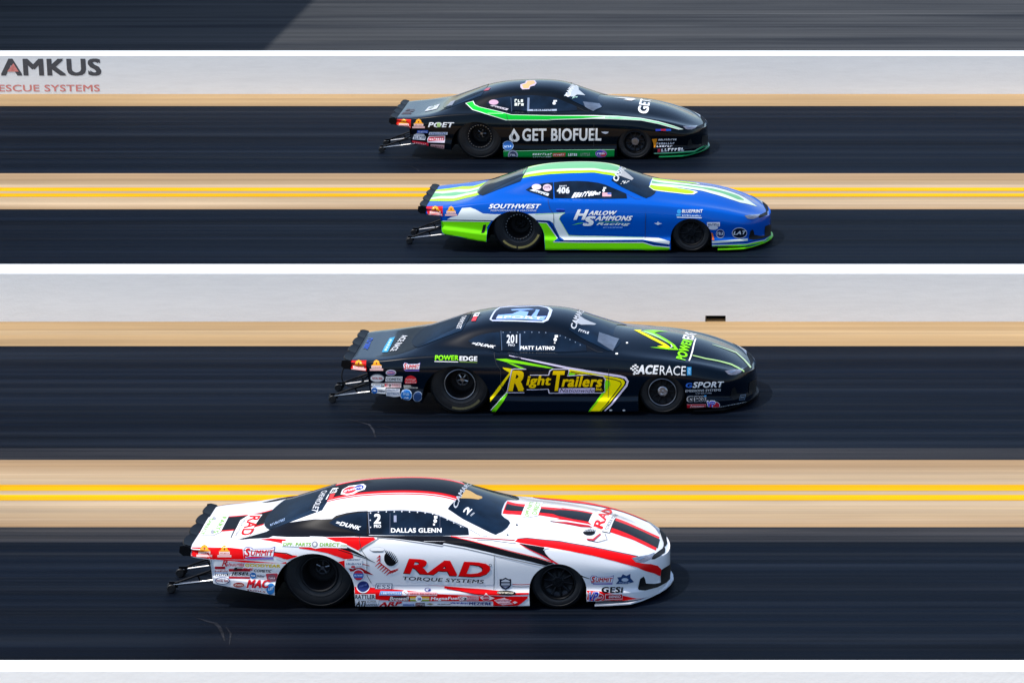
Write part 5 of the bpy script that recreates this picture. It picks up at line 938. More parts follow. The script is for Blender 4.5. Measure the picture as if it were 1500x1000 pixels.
  ('sponsor_sticker', None, [["p","e8e0f0",15,2,0,[3445,-100,3444,-117,3437,-134,3423,-133,3405,-133,3383,-132,3360,-132,3338,-131,3319,-130,3305,-129,3301,-130,3302,-113,3309,-96,3323,-81,3341,-69,3363,-61,3386,-59,3407,-63,3425,-71,3438,-84]],["p","c82038",15,3,0,[3439,-101,3439,-116,3432,-131,3419,-133,3403,-132,3384,-132,3363,-131,3344,-131,3327,-130,3315,-129,3312,-129,3312,-114,3319,-99,3331,-85,3348,-75,3367,-68,3387,-67,3406,-69,3422,-77,3434,-88]],["t","f4f4fa",15,4,"VP",0.1,[3264,-129,3381,-132,3274,-44]],["t","3a3ad0",15,5,"VP",0.04,[3271,-129,3373,-131,3281,-52]],["s","f0dce0",15,4,5,[3351,-131,3431,-129,3353,-135]]]),
  ('lettering', 'white letters ICONIC along the front lip', [["t","d8dce0",15,3,"ICONIC",0.03,[3450,-134,3771,-73,3455,-125]]]),
  ('emblem', None, [["p","5a6c80",15,3,0,[3684,-45,3702,27,3771,34,3756,-41]],["p","141a22",15,4,0,[3692,-35,3708,17,3759,23,3747,-31]],["s","8a9cb0",15,5,3,[3702,-26,3744,-20,3708,0]]]),
  ('bonnet_stripe', 'yellow and green lightning bolt on the bonnet', [["p","fff000",50,2,0,[2233,654,2343,677,2322,631,2530,414,2709,253,2767,181,2737,150,2591,175,2679,212,2494,371,2366,500]],["p","a8dca0",50,2,0,[2335,629,2412,650,2512,583,2704,378,2821,241,2868,142,2835,152,2767,257,2595,418,2466,516]],["p","8cf010",50,3,0,[2366,651,2497,716,2697,708,2582,671,2510,603,2702,394,2820,255,2879,132,2753,118,2502,136,2645,153,2789,155,2834,157,2694,344,2501,567]],["p","fcfcfb",50,4,0,[2771,157,2796,202,2770,263,2764,251,2787,203,2765,170]]]),
  ('lettering', 'green letters POWER EDGE across the bonnet', [["t","8cf010",90,4,"POWER",0.05,[2991,-750,3044,-53,2861,-728]],["t","fcfcfb",90,4,"EDGE",0.05,[3044,-18,3053,589,2898,-53]],["p","fcfcfb",90,4,0,[3046,-742,3070,-396,3077,106,3060,107,3052,-395,3029,-734]]]),
  ('bonnet_stripe', 'pale green pinstripes curving to the nose', [["p","b4dc90",50,3,0,[3070,41,3240,16,3433,31,3573,26,3666,-23,3749,-86,3756,-58,3672,29,3577,72,3434,65,3241,45,3071,61]],["p","c4e0b0",50,3,0,[3295,493,3476,483,3605,472,3717,319,3817,127,3829,184,3726,367,3608,521,3477,513,3295,507]]]),
  ('bonnet_pin', None, [["p","fcfcfb",90,3,0,[2207,-448,2204,-466,2194,-476,2182,-471,2177,-455,2179,-437,2190,-427,2201,-431]],["p","fcfcfb",90,3,0,[2104,-791,2100,-808,2087,-816,2072,-812,2065,-798,2070,-781,2083,-772,2097,-776]],["p","c8ccd0",15,3,0,[2021,-173,2015,-180,2001,-184,1987,-180,1981,-173,1987,-165,2001,-162,2016,-165]],["p","c8ccd0",15,3,0,[2196,-173,2190,-180,2175,-184,2161,-180,2156,-173,2162,-165,2176,-162,2190,-165]],["p","c8ccd0",15,3,0,[2394,-80,2389,-86,2377,-89,2366,-86,2361,-80,2366,-75,2378,-72,2389,-75]]]),
  ('door_handle', None, [["p","05080e",15,1,0,[825,515,821,507,810,501,792,496,769,492,744,491,719,492,696,496,678,501,667,507,663,515,667,522,678,529,696,534,718,537,743,538,769,537,791,534,809,529,821,522]],["p","101a2a",15,2,0,[816,518,813,513,802,509,787,506,766,504,744,503,722,504,702,506,686,509,675,513,672,518,675,522,685,526,701,529,721,531,744,532,766,531,786,529,802,526,813,522]]]),
 ],
 'blue': [
  ('roof_stripe', 'lime and green stripes over the blue roof', [["p","b4f008",90,0,0,[-27,-407,145,-414,297,-427,447,-420,597,-420,746,-414,945,-407,1143,-382,1297,-403,1478,-386,1478,386,1297,403,1143,382,945,407,746,414,597,420,447,420,297,427,145,414,-27,407]],["p","d4ecc8",90,1,0,[-10,-286,154,-310,437,-326,588,-335,738,-332,938,-330,1135,-303,1289,-322,1489,-291,1489,291,1289,322,1135,303,938,330,738,332,588,335,437,326,154,310,-10,286]],["p","74bc84",90,2,0,[-3,-169,159,-177,425,-215,578,-231,728,-231,929,-233,1126,-204,1281,-234,1499,-147,1499,147,1281,234,1126,204,929,233,728,231,578,231,425,215,159,177,-3,169]]]),
  ('deck_stripe', 'lime and green stripes over the boot lid', [["p","b4f008",90,0,0,[-1475,-391,-1278,-448,-1051,-530,-864,-421,-640,-467,-640,467,-864,421,-1051,530,-1278,448,-1475,391]],["p","d4ecc8",90,1,0,[-1475,-285,-1296,-273,-1077,-336,-890,-224,-674,-234,-674,234,-890,224,-1077,336,-1296,273,-1475,285]],["p","74bc84",90,2,0,[-1475,-178,-1317,-82,-1104,-135,-914,-41,-707,-72,-707,72,-914,41,-1104,135,-1317,82,-1475,178]]]),
  ('bonnet_stripe', 'green and white stripe down the bonnet', [["p","dcecd6",90,1,0,[2001,-239,2205,-181,2411,-161,2613,-178,2813,-178,2966,-225,3117,-240,3267,-247,3415,-224,3672,-1,3672,1,3415,224,3267,247,3117,240,2966,225,2813,178,2613,178,2411,161,2205,181,2001,239]],["p","6cb47c",90,2,0,[2014,-77,2206,-35,2402,-30,2604,-47,2804,-44,2957,-82,3107,-81,3370,-122,3460,-30,3460,30,3370,122,3107,81,2957,82,2804,44,2604,47,2402,30,2206,35,2014,77]],["p","eef4e0",90,3,0,[1992,-325,2012,-173,2160,-151,2312,-167,2465,-201,2616,-225,2728,-253,2760,-282,2699,-405,2591,-436,2332,-432,2071,-420]],["p","b4f008",90,4,0,[1999,-307,2020,-201,2314,-195,2466,-224,2618,-244,2690,-276,2707,-316,2677,-377,2590,-412,2330,-408,2073,-391]],["p","eef4e0",90,3,0,[1992,325,2012,173,2160,151,2312,167,2465,201,2616,225,2728,253,2760,282,2699,405,2591,436,2332,432,2071,420]],["p","b4f008",90,4,0,[1999,307,2020,201,2314,195,2466,224,2618,244,2690,276,2707,316,2677,377,2590,412,2330,408,2073,391]]]),
  ('side_stripe', 'white swoosh over the rear wheel and along the door', [["p","f2f8f4",15,1,1,[-876,455,-745,465,-664,435,-545,371,-365,359,-179,361,6,362,191,365,372,371,554,378,735,385,655,332,634,286,704,158,773,31,972,29,1170,27,1324,23,1477,19,1631,15,1785,11,1939,7,2178,-5,2358,-59,2347,-105,2139,-73,1940,-33,1786,-34,1632,-35,1478,-37,1324,-38,1171,-39,1017,-40,864,-40,710,-41,638,11,543,223,485,263,267,272,99,270,-70,269,-239,268,-409,266,-586,269,-764,272,-943,275,-1123,279,-1050,317,-948,337]],["p","b4e8a4",15,2,0,[270,353,425,361,580,368,735,376,653,335,635,280,776,30,1063,14,1238,10,1413,7,1588,4,1764,1,1939,-2,1939,8,1764,11,1589,15,1414,18,1239,21,1064,24,782,39,645,284,661,328,736,386,580,379,425,371,270,364]]]),
  ('side_skirt', 'bright green lower skirt', [["p","84f80c",15,1,1,[-1215,253,-1094,263,-927,258,-760,253,-595,248,-430,243,-489,168,-504,-63,-616,-50,-763,-25,-923,16,-1073,38,-1200,64]],["p","84f80c",15,1,1,[266,235,444,223,509,125,599,-13,531,-73,691,-75,850,-78,1010,-80,1170,-82,1324,-82,1477,-82,1631,-83,1785,-83,1939,-83,2097,-132,2356,-156,2342,-190,2184,-194,2025,-195,1857,-186,1698,-189,1538,-191,1379,-193,1220,-192,1061,-192,881,-185,710,-188,540,-191,372,-189,367,-68,359,89]],["p","84f80c",15,1,1,[2988,-124,3174,-117,3358,-109,3541,-101,3801,-32,3882,50,3877,25,3767,-75,3539,-122,3358,-134,3170,-131,2980,-136]],["p","f0f4f0",15,2,1,[-1213,252,-1013,251,-818,248,-623,245,-430,242,-429,252,-623,255,-817,258,-1012,262,-1213,263]],["p","f0f4f0",15,2,1,[265,231,441,220,508,122,597,-14,534,-75,693,-77,852,-79,1011,-80,1170,-82,1324,-82,1477,-82,1631,-82,1785,-83,1939,-83,2096,-132,2351,-156,2353,-144,2099,-121,1940,-71,1786,-71,1632,-71,1478,-71,1324,-71,1170,-71,1012,-69,853,-67,695,-65,536,-63,608,-12,518,128,446,230,267,243]],["p","f0f4f0",15,2,1,[2988,-126,3174,-119,3359,-111,3542,-103,3802,-33,3882,49,3882,50,3799,-22,3541,-91,3358,-99,3173,-107,2988,-114]],["p","dfeadf",15,1,1,[3004,-90,3250,-75,3407,-61,3563,-46,3559,-12,3405,-27,3249,-41,3002,-56]],["p","041a40",15,2,1,[-1124,268,-949,265,-775,261,-602,258,-429,254,-428,267,-601,270,-774,274,-948,277,-1123,281]],["p","041a40",15,2,1,[286,248,479,238,553,103,629,-33,694,-64,853,-64,1011,-65,1170,-66,1324,-65,1478,-65,1632,-65,1786,-64,1940,-64,2137,-111,2336,-131,2338,-118,2139,-98,1940,-50,1786,-51,1632,-51,1478,-51,1325,-52,1171,-52,1012,-51,853,-51,695,-50,640,-25,563,112,488,248,287,261]]]),
  ('side_vent', None, [["p","BLK",15,3,0,[-548,198,-502,202,-535,70,-585,65]],["p","BLK",15,3,0,[2974,-39,2989,-29,2996,-108,2976,-112]]]),
  ('tail_badge', 'orange topped badge on the red tail corner', [["p","d01c28",15,1,0,[-1450,486,-1183,484,-1181,331,-1425,360]],["p","f2a324",15,2,0,[-1400,413,-1358,433,-1344,473,-1311,493,-1263,472,-1244,432,-1207,411]],["p","f6d9d2",15,2,0,[-1390,410,-1215,408,-1217,374,-1389,375]],["s","d06050",15,3,7,[-1378,384,-1228,383,-1379,401]],["p","f3c2bd",15,2,0,[-1417,370,-1190,368,-1192,340,-1409,357]],["p","8a2a20",15,3,0,[-1289,443,-1289,438,-1291,434,-1294,431,-1297,429,-1301,429,-1304,429,-1307,431,-1309,434,-1311,438,-1311,443,-1311,447,-1309,451,-1307,454,-1304,457,-1301,457,-1297,457,-1294,454,-1291,451,-1289,447]]]),
  ('tail_badge', 'orange topped badge beside the tail corner badge', [["p","f2a324",15,2,0,[-1128,407,-1096,428,-1084,467,-1051,486,-1014,466,-1000,428,-967,406]],["p","f6d9d2",15,2,0,[-1121,404,-975,403,-975,369,-1121,370]],["s","d06050",15,3,7,[-1111,378,-984,377,-1111,395]],["p","f3c2bd",15,2,0,[-1144,364,-952,363,-953,335,-1146,336]],["p","8a2a20",15,3,0,[-1038,438,-1039,433,-1040,429,-1042,426,-1045,424,-1048,424,-1051,424,-1054,426,-1056,429,-1057,433,-1058,438,-1057,442,-1056,446,-1054,450,-1051,452,-1048,452,-1045,452,-1043,449,-1040,446,-1039,442]]]),
  ('lettering', 'white letters SOUTHWEST above the rear wheel', [["t","fcfcfb",15,2,"SOUTHWEST",0.05,[-460,446,330,446,-427,517]],["t","d8e0f0",15,2,"PERFORMANCE & MACHINE",0.02,[-426,404,284,404,-417,428]]]),
  ('lettering', 'white italic letters HARLOW SAMMONS RACING on the door', [["t","fbfaf6",15,3,"H",0.07,[860,276,1034,276,931,432]],["t","fbfaf6",15,3,"ARLOW",0.06,[1091,347,1508,347,1128,413]],["t","fbfaf6",15,3,"S",0.07,[994,180,1154,180,1065,333]],["t","fbfaf6",15,3,"AMMONS",0.06,[1191,260,1749,259,1236,337]],["p","6ad040",15,2,0,[832,192,926,223,1012,234,1003,223,926,209]],["p","4aa83a",15,2,0,[1173,238,1412,248,1595,240,1778,232,1595,233,1411,234]],["t","f4fbee",15,3,"Racing",0.03,[1197,181,1700,181,1258,232]],["s","8ab8f4",15,2,12,[1315,148,1622,148,1324,169]]]),
  ('lettering', 'white number, name and stickers on the side windows', [["p","e8d0dc",15,4,0,[341,790,338,776,328,763,312,753,291,747,268,744,245,747,224,753,206,763,195,776,191,790,193,804,203,817,219,827,240,834,263,836,286,833,308,827,325,817,336,804]],["p","e0c4d0",15,4,0,[506,778,504,760,495,744,480,732,460,724,439,721,417,724,397,732,381,745,370,760,365,778,368,795,377,811,392,823,411,831,433,834,455,831,475,823,491,811,502,795]],["s","806078",15,5,4,[387,759,486,770,385,800]],["p","dfe2e4",15,4,0,[159,739,218,753,470,684,453,644,306,692]],["s","505860",15,5,5,[230,709,432,656,239,733]],["t","dfe3e6",15,4,"406",0.07,[586,684,785,685,589,786]],["s","c0c6cc",15,4,5,[621,790,744,798,620,814]],["s","fcfcfb",15,4,7,[812,612,1168,652,858,699]],["s","fcfcfb",15,4,6,[1081,656,1280,668,1079,701]],["p","e8b0b8",15,4,0,[1298,699,1437,699,1440,638,1301,638]],["p","6878b8",15,5,0,[1378,699,1437,699,1439,668,1379,668]],["p","fcfcfb",15,4,0,[1336,733,1335,726,1333,719,1329,714,1324,710,1318,709,1312,710,1306,714,1302,719,1299,726,1297,733,1298,741,1301,747,1305,752,1310,756,1316,757,1322,756,1327,753,1332,747,1335,741]],["p","d8dcd8",15,4,0,[1310,786,1354,786,1355,758,1312,757]]]),
  ('windshield_banner', None, [["t","e4e6e4",90,4,"CAMARO",0.05,[1526,-533,1598,236,1444,-508]],["p","b4b4b4",90,3,0,[1527,-309,1567,20,1746,-203,1725,-308]],["s","e4e6e4",90,4,3,[1567,-559,1679,-469,1597,-436]]]),
  ('sponsor_sticker', 'light blue and white sticker on the front wing', [["p","3aa4e8",15,2,0,[2545,400,2544,390,2539,381,2531,373,2522,368,2511,366,2501,368,2491,373,2484,380,2479,390,2477,400,2479,411,2484,420,2491,428,2501,433,2511,435,2522,433,2531,428,2539,420,2544,411]],["t","fcfcfb",15,2,"BLUEPRINT",0.03,[2555,381,2871,381,2561,432]],["s","c8dcf4",15,2,12,[2555,329,2851,322,2555,357]],["p","dce8f8",15,2,0,[2475,305,2668,301,2861,296,2861,312,2669,316,2475,321]],["p","50b0ec",15,2,0,[2466,361,2535,361,2535,335,2465,335]]]),
  ('emblem', 'small pale emblem behind the front wheel arch', [["p","d8e0f0",15,2,0,[2115,223,2161,227,2179,251,2197,227,2244,217,2196,203,2178,192,2160,203]]]),
  ('sponsor_sticker', None, [["p","dcdce4",15,2,0,[2943,237,3140,238,3139,173,2942,172]],["s","6a7088",15,3,8,[2954,184,3127,185,2955,223]],["p","e0e0e8",15,2,0,[3110,153,3106,143,3095,134,3079,127,3058,123,3035,121,3012,123,2992,127,2976,134,2965,143,2962,153,2966,162,2977,171,2993,178,3014,183,3037,184,3060,183,3080,178,3096,172,3106,163]]]),
  ('sponsor_sticker', None, [["p","c8ccd8",15,2,0,[3207,61,3204,39,3194,20,3179,4,3161,-6,3141,-9,3121,-6,3102,4,3088,20,3079,39,3076,60,3080,82,3090,101,3105,117,3123,127,3144,130,3164,127,3182,117,3196,102,3205,82]],["p","1c2c60",15,3,0,[3199,61,3196,42,3187,25,3174,11,3158,2,3141,-1,3123,2,3107,11,3095,25,3087,42,3085,60,3088,79,3097,96,3110,110,3126,119,3144,122,3161,119,3177,110,3189,97,3197,80]],["s","d8dce8",15,4,4,[3092,41,3191,41,3093,90]]]),
  ('side_marker', 'orange side marker behind the front wheel', [["p","e0701c",15,3,0,[2979,80,3024,70,3049,-39,3004,-43]]]),
  ('sponsor_sticker', None, [["p","dce0ec",15,2,0,[3550,74,3544,47,3528,23,3502,3,3470,-10,3435,-14,3400,-10,3367,2,3342,21,3326,45,3321,71,3328,98,3345,122,3371,142,3403,154,3438,159,3474,155,3505,143,3530,125,3545,101]],["p","10182c",15,3,0,[3542,74,3536,50,3521,28,3497,10,3468,-2,3435,-6,3402,-2,3372,9,3349,26,3334,47,3330,72,3335,96,3351,118,3375,135,3405,146,3438,150,3471,147,3500,136,3523,119,3538,98]],["t","f0f2f6",15,4,"LAT",0.05,[3338,44,3523,58,3361,99]]]),
  ('door_handle', None, [["p","0a1c74",15,1,0,[731,413,728,407,718,403,703,399,683,396,662,396,641,396,622,399,606,403,597,407,593,413,597,418,606,423,622,426,641,429,662,430,684,429,703,426,718,423,728,418]],["p","2a5cd8",15,1,0,[597,448,726,440,726,425,597,428]]]),
 ],
 'green': [
  ('side_stripe', 'green stripe kinked under the windows and running to the nose', [["p","e0f0e0",15,1,1,[-271,749,-131,788,-93,722,-12,681,178,634,371,586,561,539,740,535,919,532,1098,528,1277,525,1452,525,1628,525,1803,525,1978,525,2182,519,2386,514,2590,497,2794,480,3100,420,3362,349,3522,293,3443,284,3273,329,3102,375,2798,435,2594,444,2390,454,2185,459,1980,464,1775,460,1569,455,1364,450,1159,444,1278,438,1073,438,868,438,664,438,460,438,268,497,74,556,-132,622]],["p","08c838",15,2,1,[-254,748,-143,777,-102,714,-16,673,177,625,372,576,561,530,740,526,919,522,1098,518,1277,514,1526,513,1774,512,1979,508,2184,504,1980,488,1774,473,1569,467,1364,461,1159,455,1278,449,1074,449,871,448,668,448,466,448,276,506,83,566,-121,631]],["p","8ad8a0",15,2,1,[2184,506,2387,503,2592,484,2795,467,3101,407,3363,338,3483,294,3293,339,3102,386,2798,445,2594,454,2390,464,2185,473]]]),
  ('lettering', 'white letters GET BIOFUEL with a drop on the door', [["t","fafbf6",15,2,"GET BIOFUEL",0.04,[735,84,2107,90,747,298]],["p","fafbf6",15,2,0,[600,302,649,227,693,157,684,106,642,76,560,76,515,110,513,167,557,227]],["p","061018",15,3,0,[601,221,632,167,634,126,603,108,573,126,570,167]]]),
  ('side_skirt', 'green sill strip with small stickers', [["p","088438",15,1,1,[390,-87,565,-85,740,-84,915,-82,1090,-80,1265,-78,1443,-76,1621,-75,1800,-73,1978,-71,2156,-69,2335,-67,2325,-181,2157,-189,1989,-194,1821,-194,1643,-182,1475,-185,1308,-189,1140,-192,955,-193,770,-194,575,-186,392,-185]],["p","a0e0b0",15,2,1,[390,-93,565,-90,740,-88,915,-86,1090,-84,1265,-82,1147,-76,1316,-74,1486,-73,1655,-72,1825,-71,1995,-70,2165,-69,2335,-68,2335,-58,2165,-59,1995,-60,1826,-61,1656,-62,1486,-63,1316,-64,1147,-65,1265,-71,1090,-73,915,-75,740,-78,565,-80,390,-82]],["p","1fa860",15,1,1,[2976,-131,3188,-120,3398,-107,3690,-72,3880,69,3881,41,3690,-98,3392,-123,3186,-137,2973,-144]],["p","a8e4c0",15,2,1,[2976,-134,3188,-122,3398,-110,3691,-75,3879,68,3880,70,3690,-66,3398,-101,3188,-113,2976,-124]]]),
  ('sponsor_sticker', 'row of small stickers along the green sill', [["s","d8e8dc",15,3,8,[903,-157,1242,-157,915,-119]],["s","c8d8cc",15,3,9,[912,-193,1237,-190,913,-176]],["s","c8d8cc",15,3,4,[1140,-192,1237,-190,1143,-171]],["p","c05040",15,3,0,[1258,-123,1484,-115,1471,-177,1262,-183]],["s","e8d0c8",15,4,6,[1270,-167,1462,-163,1272,-135]],["s","dfe4e8",15,3,5,[1523,-171,1682,-168,1527,-123]],["s","7a9a84",15,3,6,[1739,-172,1904,-168,1745,-115]]]),
  ('sponsor_sticker', 'round purple and red sticker on the green sill', [["p","9070b8",15,3,0,[2203,-132,2197,-153,2182,-171,2159,-186,2126,-190,2095,-191,2066,-195,2039,-186,2017,-171,2003,-152,1998,-132,2004,-111,2019,-92,2042,-77,2071,-67,2103,-64,2134,-67,2162,-77,2184,-92,2198,-111]],["p","4048a8",15,4,0,[2134,-118,2130,-130,2121,-142,2108,-151,2091,-157,2073,-159,2055,-157,2038,-151,2025,-142,2017,-130,2015,-117,2018,-104,2027,-93,2040,-83,2057,-78,2075,-75,2094,-78,2110,-84,2123,-93,2131,-105]],["p","c83848",15,4,0,[2190,-144,2187,-155,2179,-164,2166,-172,2151,-177,2134,-179,2117,-177,2102,-172,2090,-164,2083,-155,2080,-144,2084,-133,2092,-123,2104,-115,2119,-111,2136,-109,2153,-111,2168,-116,2180,-123,2187,-133]],["s","e8e4f0",15,5,4,[2028,-148,2172,-140,2029,-111]]]),
  ('sponsor_sticker', 'round blue sticker in front of the rear wheel', [["p","a8c4e4",15,3,0,[583,5,579,-21,566,-45,544,-64,517,-76,487,-80,457,-76,430,-64,410,-46,396,-22,390,5,395,31,410,55,432,73,459,85,489,89,519,85,545,73,566,55,579,31]],["p","2f6cb8",15,4,0,[574,9,570,-14,559,-36,539,-52,514,-63,487,-67,460,-63,436,-53,418,-36,405,-15,400,9,404,32,417,53,437,70,462,80,489,84,516,80,540,70,558,53,570,32]],["s","c0d8f0",15,5,4,[427,-26,549,-22,425,15]]]),
  ('sponsor_sticker', 'round grey sticker on the sill by the rear wheel', [["p","9aa4b8",15,3,0,[657,-158,652,-185,630,-185,611,-185,587,-186,561,-187,534,-187,510,-187,491,-186,485,-185,482,-158,487,-131,501,-106,521,-86,546,-74,573,-69,600,-73,624,-86,642,-106,654,-130]],["p","38405c",15,4,0,[633,-158,629,-178,612,-184,598,-185,580,-186,561,-186,541,-186,524,-186,510,-186,508,-178,506,-158,510,-138,519,-119,534,-105,552,-96,572,-92,592,-96,609,-105,623,-119,631,-138]],["s","c0c8d4",15,5,3,[520,-172,618,-172,521,-132]]]),
  ('lettering', 'white letters POET behind the rear wheel', [["t","f6f8fa",15,2,"POET",0.04,[-893,320,-460,317,-860,405]],["p","b8d890",15,3,0,[-731,396,-669,395,-671,322,-733,323]]]),
  ('sponsor_sticker', None, [["p","3a58b0",15,2,0,[-1081,269,-892,271,-895,223,-1090,225]],["s","a8b8e0",15,3,7,[-1072,231,-905,229,-1071,261]]]),
  ('sponsor_sticker', None, [["p","b8c4d8",15,2,0,[-873,239,-547,237,-557,193,-886,191]],["s","5060a0",15,3,9,[-865,199,-573,201,-859,229]]]),
  ('sponsor_sticker', None, [["p","a8b0bc",15,2,0,[-1168,115,-1148,197,-1094,221,-969,208,-940,159,-949,101]],["s","5a6270",15,3,6,[-1153,123,-954,118,-1147,181]]]),
  ('sponsor_sticker', None, [["p","d8d0dc",15,2,0,[-908,118,-883,171,-595,177,-607,51,-909,61]],["p","c02c40",15,3,0,[-896,113,-875,159,-613,165,-619,92,-895,85]],["s","f0d8dc",15,4,7,[-876,101,-629,105,-872,142]]]),
  ('sponsor_sticker', None, [["p","c02438",15,2,0,[-1184,95,-897,56,-888,-1,-1173,53]],["s","e8a0a8",15,3,7,[-1150,50,-929,18,-1149,74]]]),
  ('sponsor_sticker', None, [["p","a8888c",15,2,0,[-856,32,-611,19,-623,-50,-855,-7]],["s","6a3a40",15,3,7,[-841,-10,-630,-34,-844,16]]]),
  ('tail_badge', 'orange topped badge on the bright red tail corner', [["p","e02418",15,1,0,[-1464,461,-1190,457,-1194,301,-1461,374]],["p","f2a324",15,2,0,[-1417,386,-1378,408,-1357,446,-1317,465,-1273,445,-1261,406,-1219,383]],["p","f6d9d2",15,2,0,[-1407,383,-1230,380,-1229,345,-1399,355]],["s","d06050",15,3,7,[-1396,356,-1240,353,-1395,373]],["p","f3c2bd",15,2,0,[-1443,373,-1203,339,-1205,310,-1413,356]],["p","8a2a20",15,3,0,[-1307,417,-1308,412,-1310,408,-1312,405,-1315,403,-1319,402,-1323,403,-1326,405,-1329,409,-1330,413,-1331,417,-1329,421,-1327,425,-1323,428,-1320,430,-1316,431,-1312,430,-1309,428,-1307,425,-1307,421]]]),
  ('tail_badge', 'orange topped badge beside the tail corner badge', [["p","f2a324",15,2,0,[-1147,382,-1109,405,-1094,446,-1055,465,-1015,445,-999,404,-962,381]],["p","f6d9d2",15,2,0,[-1138,379,-971,378,-972,342,-1139,343]],["s","d06050",15,3,7,[-1128,352,-983,351,-1127,370]],["p","f3c2bd",15,2,0,[-1166,337,-946,336,-947,306,-1168,308]],["p","8a2a20",15,3,0,[-1043,415,-1044,410,-1045,406,-1048,402,-1051,400,-1054,400,-1058,400,-1061,403,-1063,406,-1065,410,-1065,415,-1065,420,-1063,424,-1061,427,-1058,429,-1054,430,-1051,429,-1048,427,-1045,424,-1044,419]]]),
  ('lettering', 'pale number and stickers on the side windows', [["s","dfe6dc",15,4,3,[584,759,744,759,585,818]],["s","dfe6dc",15,4,3,[587,696,758,696,589,750]],["p","7c8ca4",15,4,0,[813,840,817,607,853,606,849,838]],["p","a8b4c8",15,4,0,[826,599,1046,601,1266,604,1332,606,1329,638,1263,635,1043,633,822,631]],["s","3a4858",15,5,10,[917,607,1255,611,915,632]],["p","3c4c64",15,4,0,[517,843,547,587,561,588,531,844]],["p","d0a8c0",15,4,0,[313,759,310,745,299,732,281,722,259,715,233,713,207,715,184,722,164,732,152,745,147,759,150,774,161,787,179,797,201,803,227,806,253,803,277,797,296,786,308,773]],["p","c8c0c8",15,4,0,[168,696,234,704,494,643,467,610]],["s","504858",15,5,5,[215,679,454,628,218,696]],["p","dfe4ea",15,4,0,[1308,742,1307,734,1303,726,1297,720,1289,717,1281,715,1272,717,1264,720,1257,726,1253,734,1251,742,1252,750,1256,758,1262,764,1270,768,1278,769,1287,768,1295,764,1302,758,1306,750]],["p","dfe4ea",15,4,0,[1265,797,1326,797,1327,768,1266,767]]]),
  ('roof_badge', 'gold bow tie shaped emblem on the roof', [["p","c8b8c8",90,3,0,[651,-231,725,-153,724,39,866,68,929,-180,908,-312,840,-353,829,-444,706,-448,667,-377]],["p","d8b078",90,4,0,[682,-269,750,-187,750,-11,857,21,904,-181,825,-311,815,-414,723,-419]]]),
  ('sponsor_sticker', 'small red sticker at the back of the roof', [["p","b05868",90,4,0,[17,-305,51,-158,129,-205,105,-346]]]),
  ('lettering', 'white print across the boot lid', [["p","c8ccd4",90,3,0,[-1019,-372,-1000,10,-814,105,-808,-320]],["s","708070",90,4,4,[-930,-269,-840,61,-999,-147]],["p","8890a0",90,4,0,[-630,-401,-589,-81,-495,-159,-511,-509]],["s","4a3840",90,3,5,[-1418,-474,-1372,-6,-1238,-507]]]),
  ('windshield_banner', None, [["p","c4ccd0",90,3,0,[1439,-550,1497,-408,1537,20,1610,204,1651,-101,1780,-264,1647,-373,1608,-498]],["t","e8ecee",90,4,"CAMARO",0.04,[1541,-550,1600,204,1459,-550]],["s","b0dcc8",90,4,3,[1574,-572,1661,-483,1589,-510]]]),
  ('clear_panel', 'paler see-through patch low on the windscreen', [["p","CLEAR",90,3,0,[1767,-562,2040,-421,2093,-559,1968,-761,1819,-690]]]),
  ('lettering', 'white letters across the bonnet', [["t","f6f8fa",90,4,"GET B",0.05,[2900,-595,2874,719,2717,-611]],["p","e4e6ea",90,4,0,[2231,76,2381,138,2581,214,2634,139,2563,-47,2420,-65,2495,15,2429,66]]]),
  ('side_marker', 'orange side marker behind the front wheel', [["p","d88a1c",15,3,0,[2956,116,3074,125,3039,-29,2984,-21]]]),
  ('sponsor_sticker', 'stack of small white stickers behind the front wheel', [["s","d8dce0",15,3,10,[3088,93,3401,104,3099,125]],["s","d0d4dc",15,3,8,[3055,26,3369,35,3060,61]],["s","d0d4dc",15,3,6,[3055,-21,3334,-12,3059,12]],["s","dfe2e6",15,3,7,[3135,-98,3528,-76,3141,-45]],["p","c83848",15,3,0,[3080,-54,3127,-49,3125,-102,3078,-106]]]),
  ('sponsor_sticker', 'blue and red strip on the front wing', [["p","3848b8",15,3,0,[3052,291,3143,291,3143,259,3051,254]],["p","c02850",15,3,0,[3143,291,3227,292,3227,260,3143,259]],["p","2858c0",15,3,0,[3227,292,3314,290,3314,261,3227,260]]]),
  ('emblem', 'small pale emblem in front of the door lettering', [["p","c8d0dc",15,3,0,[2110,241,2172,245,2243,241,2222,217,2180,205,2136,221]]]),
 ],
}

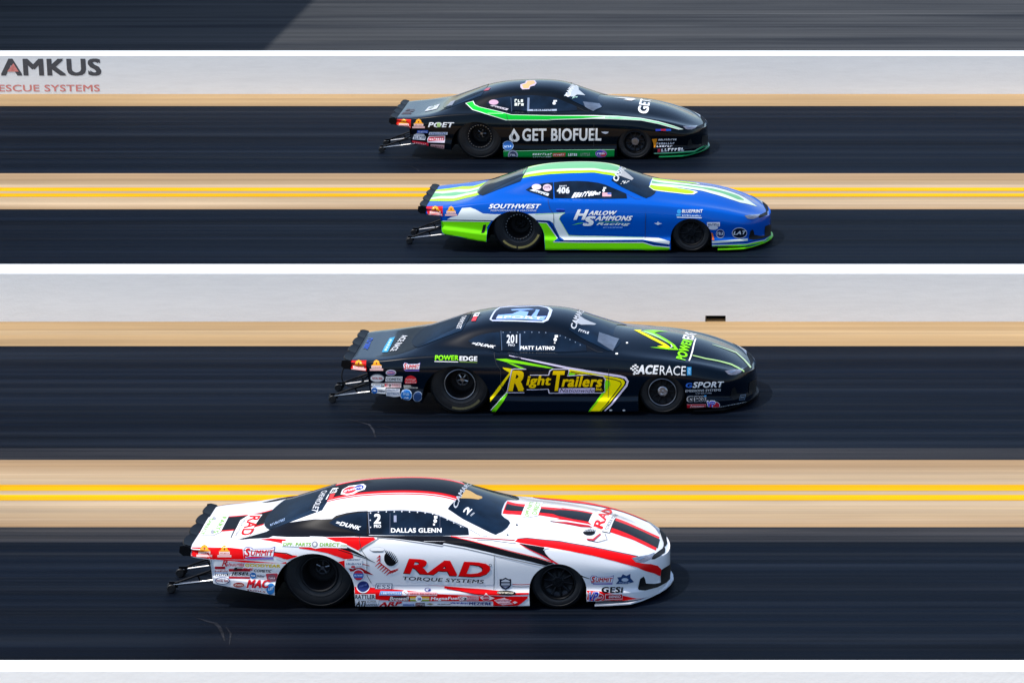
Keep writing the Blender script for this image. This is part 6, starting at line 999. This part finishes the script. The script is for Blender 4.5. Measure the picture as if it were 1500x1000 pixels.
# ---------------------------------------------------------------- the four race cars
STYLE = {
    'white': dict(paint=paint('f0f0f2', .25, .7, dirt=.04), splitter=paint('e6e6ea', .3, .5), rim=M_black, front_rim=M_rim, hub=M_gunmetal, bolts=None, ring=M_black, front_hub=M_rim, front_ring=None, letters=None, spin=.15),
    'navy': dict(paint=paint('020d1a', .2, .8, spec=.06, dirt=.0), splitter=M_carbon, rim=M_black, front_rim=M_black, hub=M_alloy, bolts=None, ring=M_gunmetal, front_ring=M_gunmetal, letters=(plain('faded_tyre_print', (.10, .09, .04), .7), [(250, 320)]), front_hub=M_alloy, spin=.7),
    'blue': dict(paint=paint('0054b8', .22, .6, spec=.05, dirt=.0), splitter=paint('84f80c', .3, .1), rim=M_black, front_rim=M_black, hub=M_rim, bolts=M_alloy, ring=M_rim, front_ring=None, letters=(plain('gold_tyre_print', (.30, .25, .08), .7), [(222, 262), (266, 338)]), front_hub=M_rim, spin=1.2),
    'green': dict(paint=paint('020a12', .2, .8, spec=.06, dirt=.0), splitter=paint('1fa860', .3, .5), rim=M_black, front_rim=M_rim, hub=M_gunmetal, bolts=M_gunmetal, ring=M_rim, front_ring=None, letters=None, front_hub=M_gunmetal, spin=.4),
}
CARS = [
    ('white', (-7.405, 41.53), 'white drag racing coupe with red and black stripes and large red door letters'),
    ('navy', (-6.859, 49.451), 'black drag racing coupe with yellow and green lightning stripes and yellow letters on its door'),
    ('blue', (-7.137, 58.566), 'bright blue drag racing coupe with a lime green lower skirt and green roof stripes'),
    ('green', (-8.606, 65.39), 'black drag racing coupe with a green side stripe and green sill beside the far wall'),
]
def race_car(key, loc, label, st):
    root = bpy.data.objects.new('race_car', None); link(root); root.location = (loc[0], loc[1], 0)
    tag(root, label, 'race car', 'race cars running side by side')
    pm = st['paint']
    put('body', BODY, root, [pm, M_black])
    spoiler(root, M_carbon)
    splitter(root, st['splitter'])
    for s in (-1, 1): wheelie_bar(root, s)
    for s in (-1, 1):
        wheel(root, 0, s, True, st); wheel(root, WB, s, False, st)
    rnd = random.Random(key)
    for nm, lb, pr in PRINTS['common'] + PRINTS[key]:
        print_part(nm, lb, pr, root, rnd, pm)
    return root
cars = {}
for key, loc, label in CARS: cars[key] = race_car(key, loc, label, STYLE[key])

# the loose cable hanging from the tail of the black car
cu = bpy.data.curves.new('cable', 'CURVE'); cu.dimensions = '3D'; cu.bevel_depth = .009; cu.bevel_resolution = 2
sp = cu.splines.new('NURBS')
cp = [(-1.55, -.70, .62), (-1.60, -.72, .52), (-1.60, -.73, .40), (-1.50, -.72, .33), (-1.38, -.70, .345), (-1.27, -.66, .44), (-1.20, -.62, .56)]
sp.points.add(len(cp) - 1)
for p, c in zip(sp.points, cp): p.co = (*c, 1)
sp.use_endpoint_u = True; sp.order_u = 4
tmp = bpy.data.objects.new('cable', cu)
cm = bpy.data.meshes.new_from_object(tmp); bpy.data.objects.remove(tmp); bpy.data.curves.remove(cu)
cm.materials.append(M_black)
link(bpy.data.objects.new('cable', cm), cars['navy'])
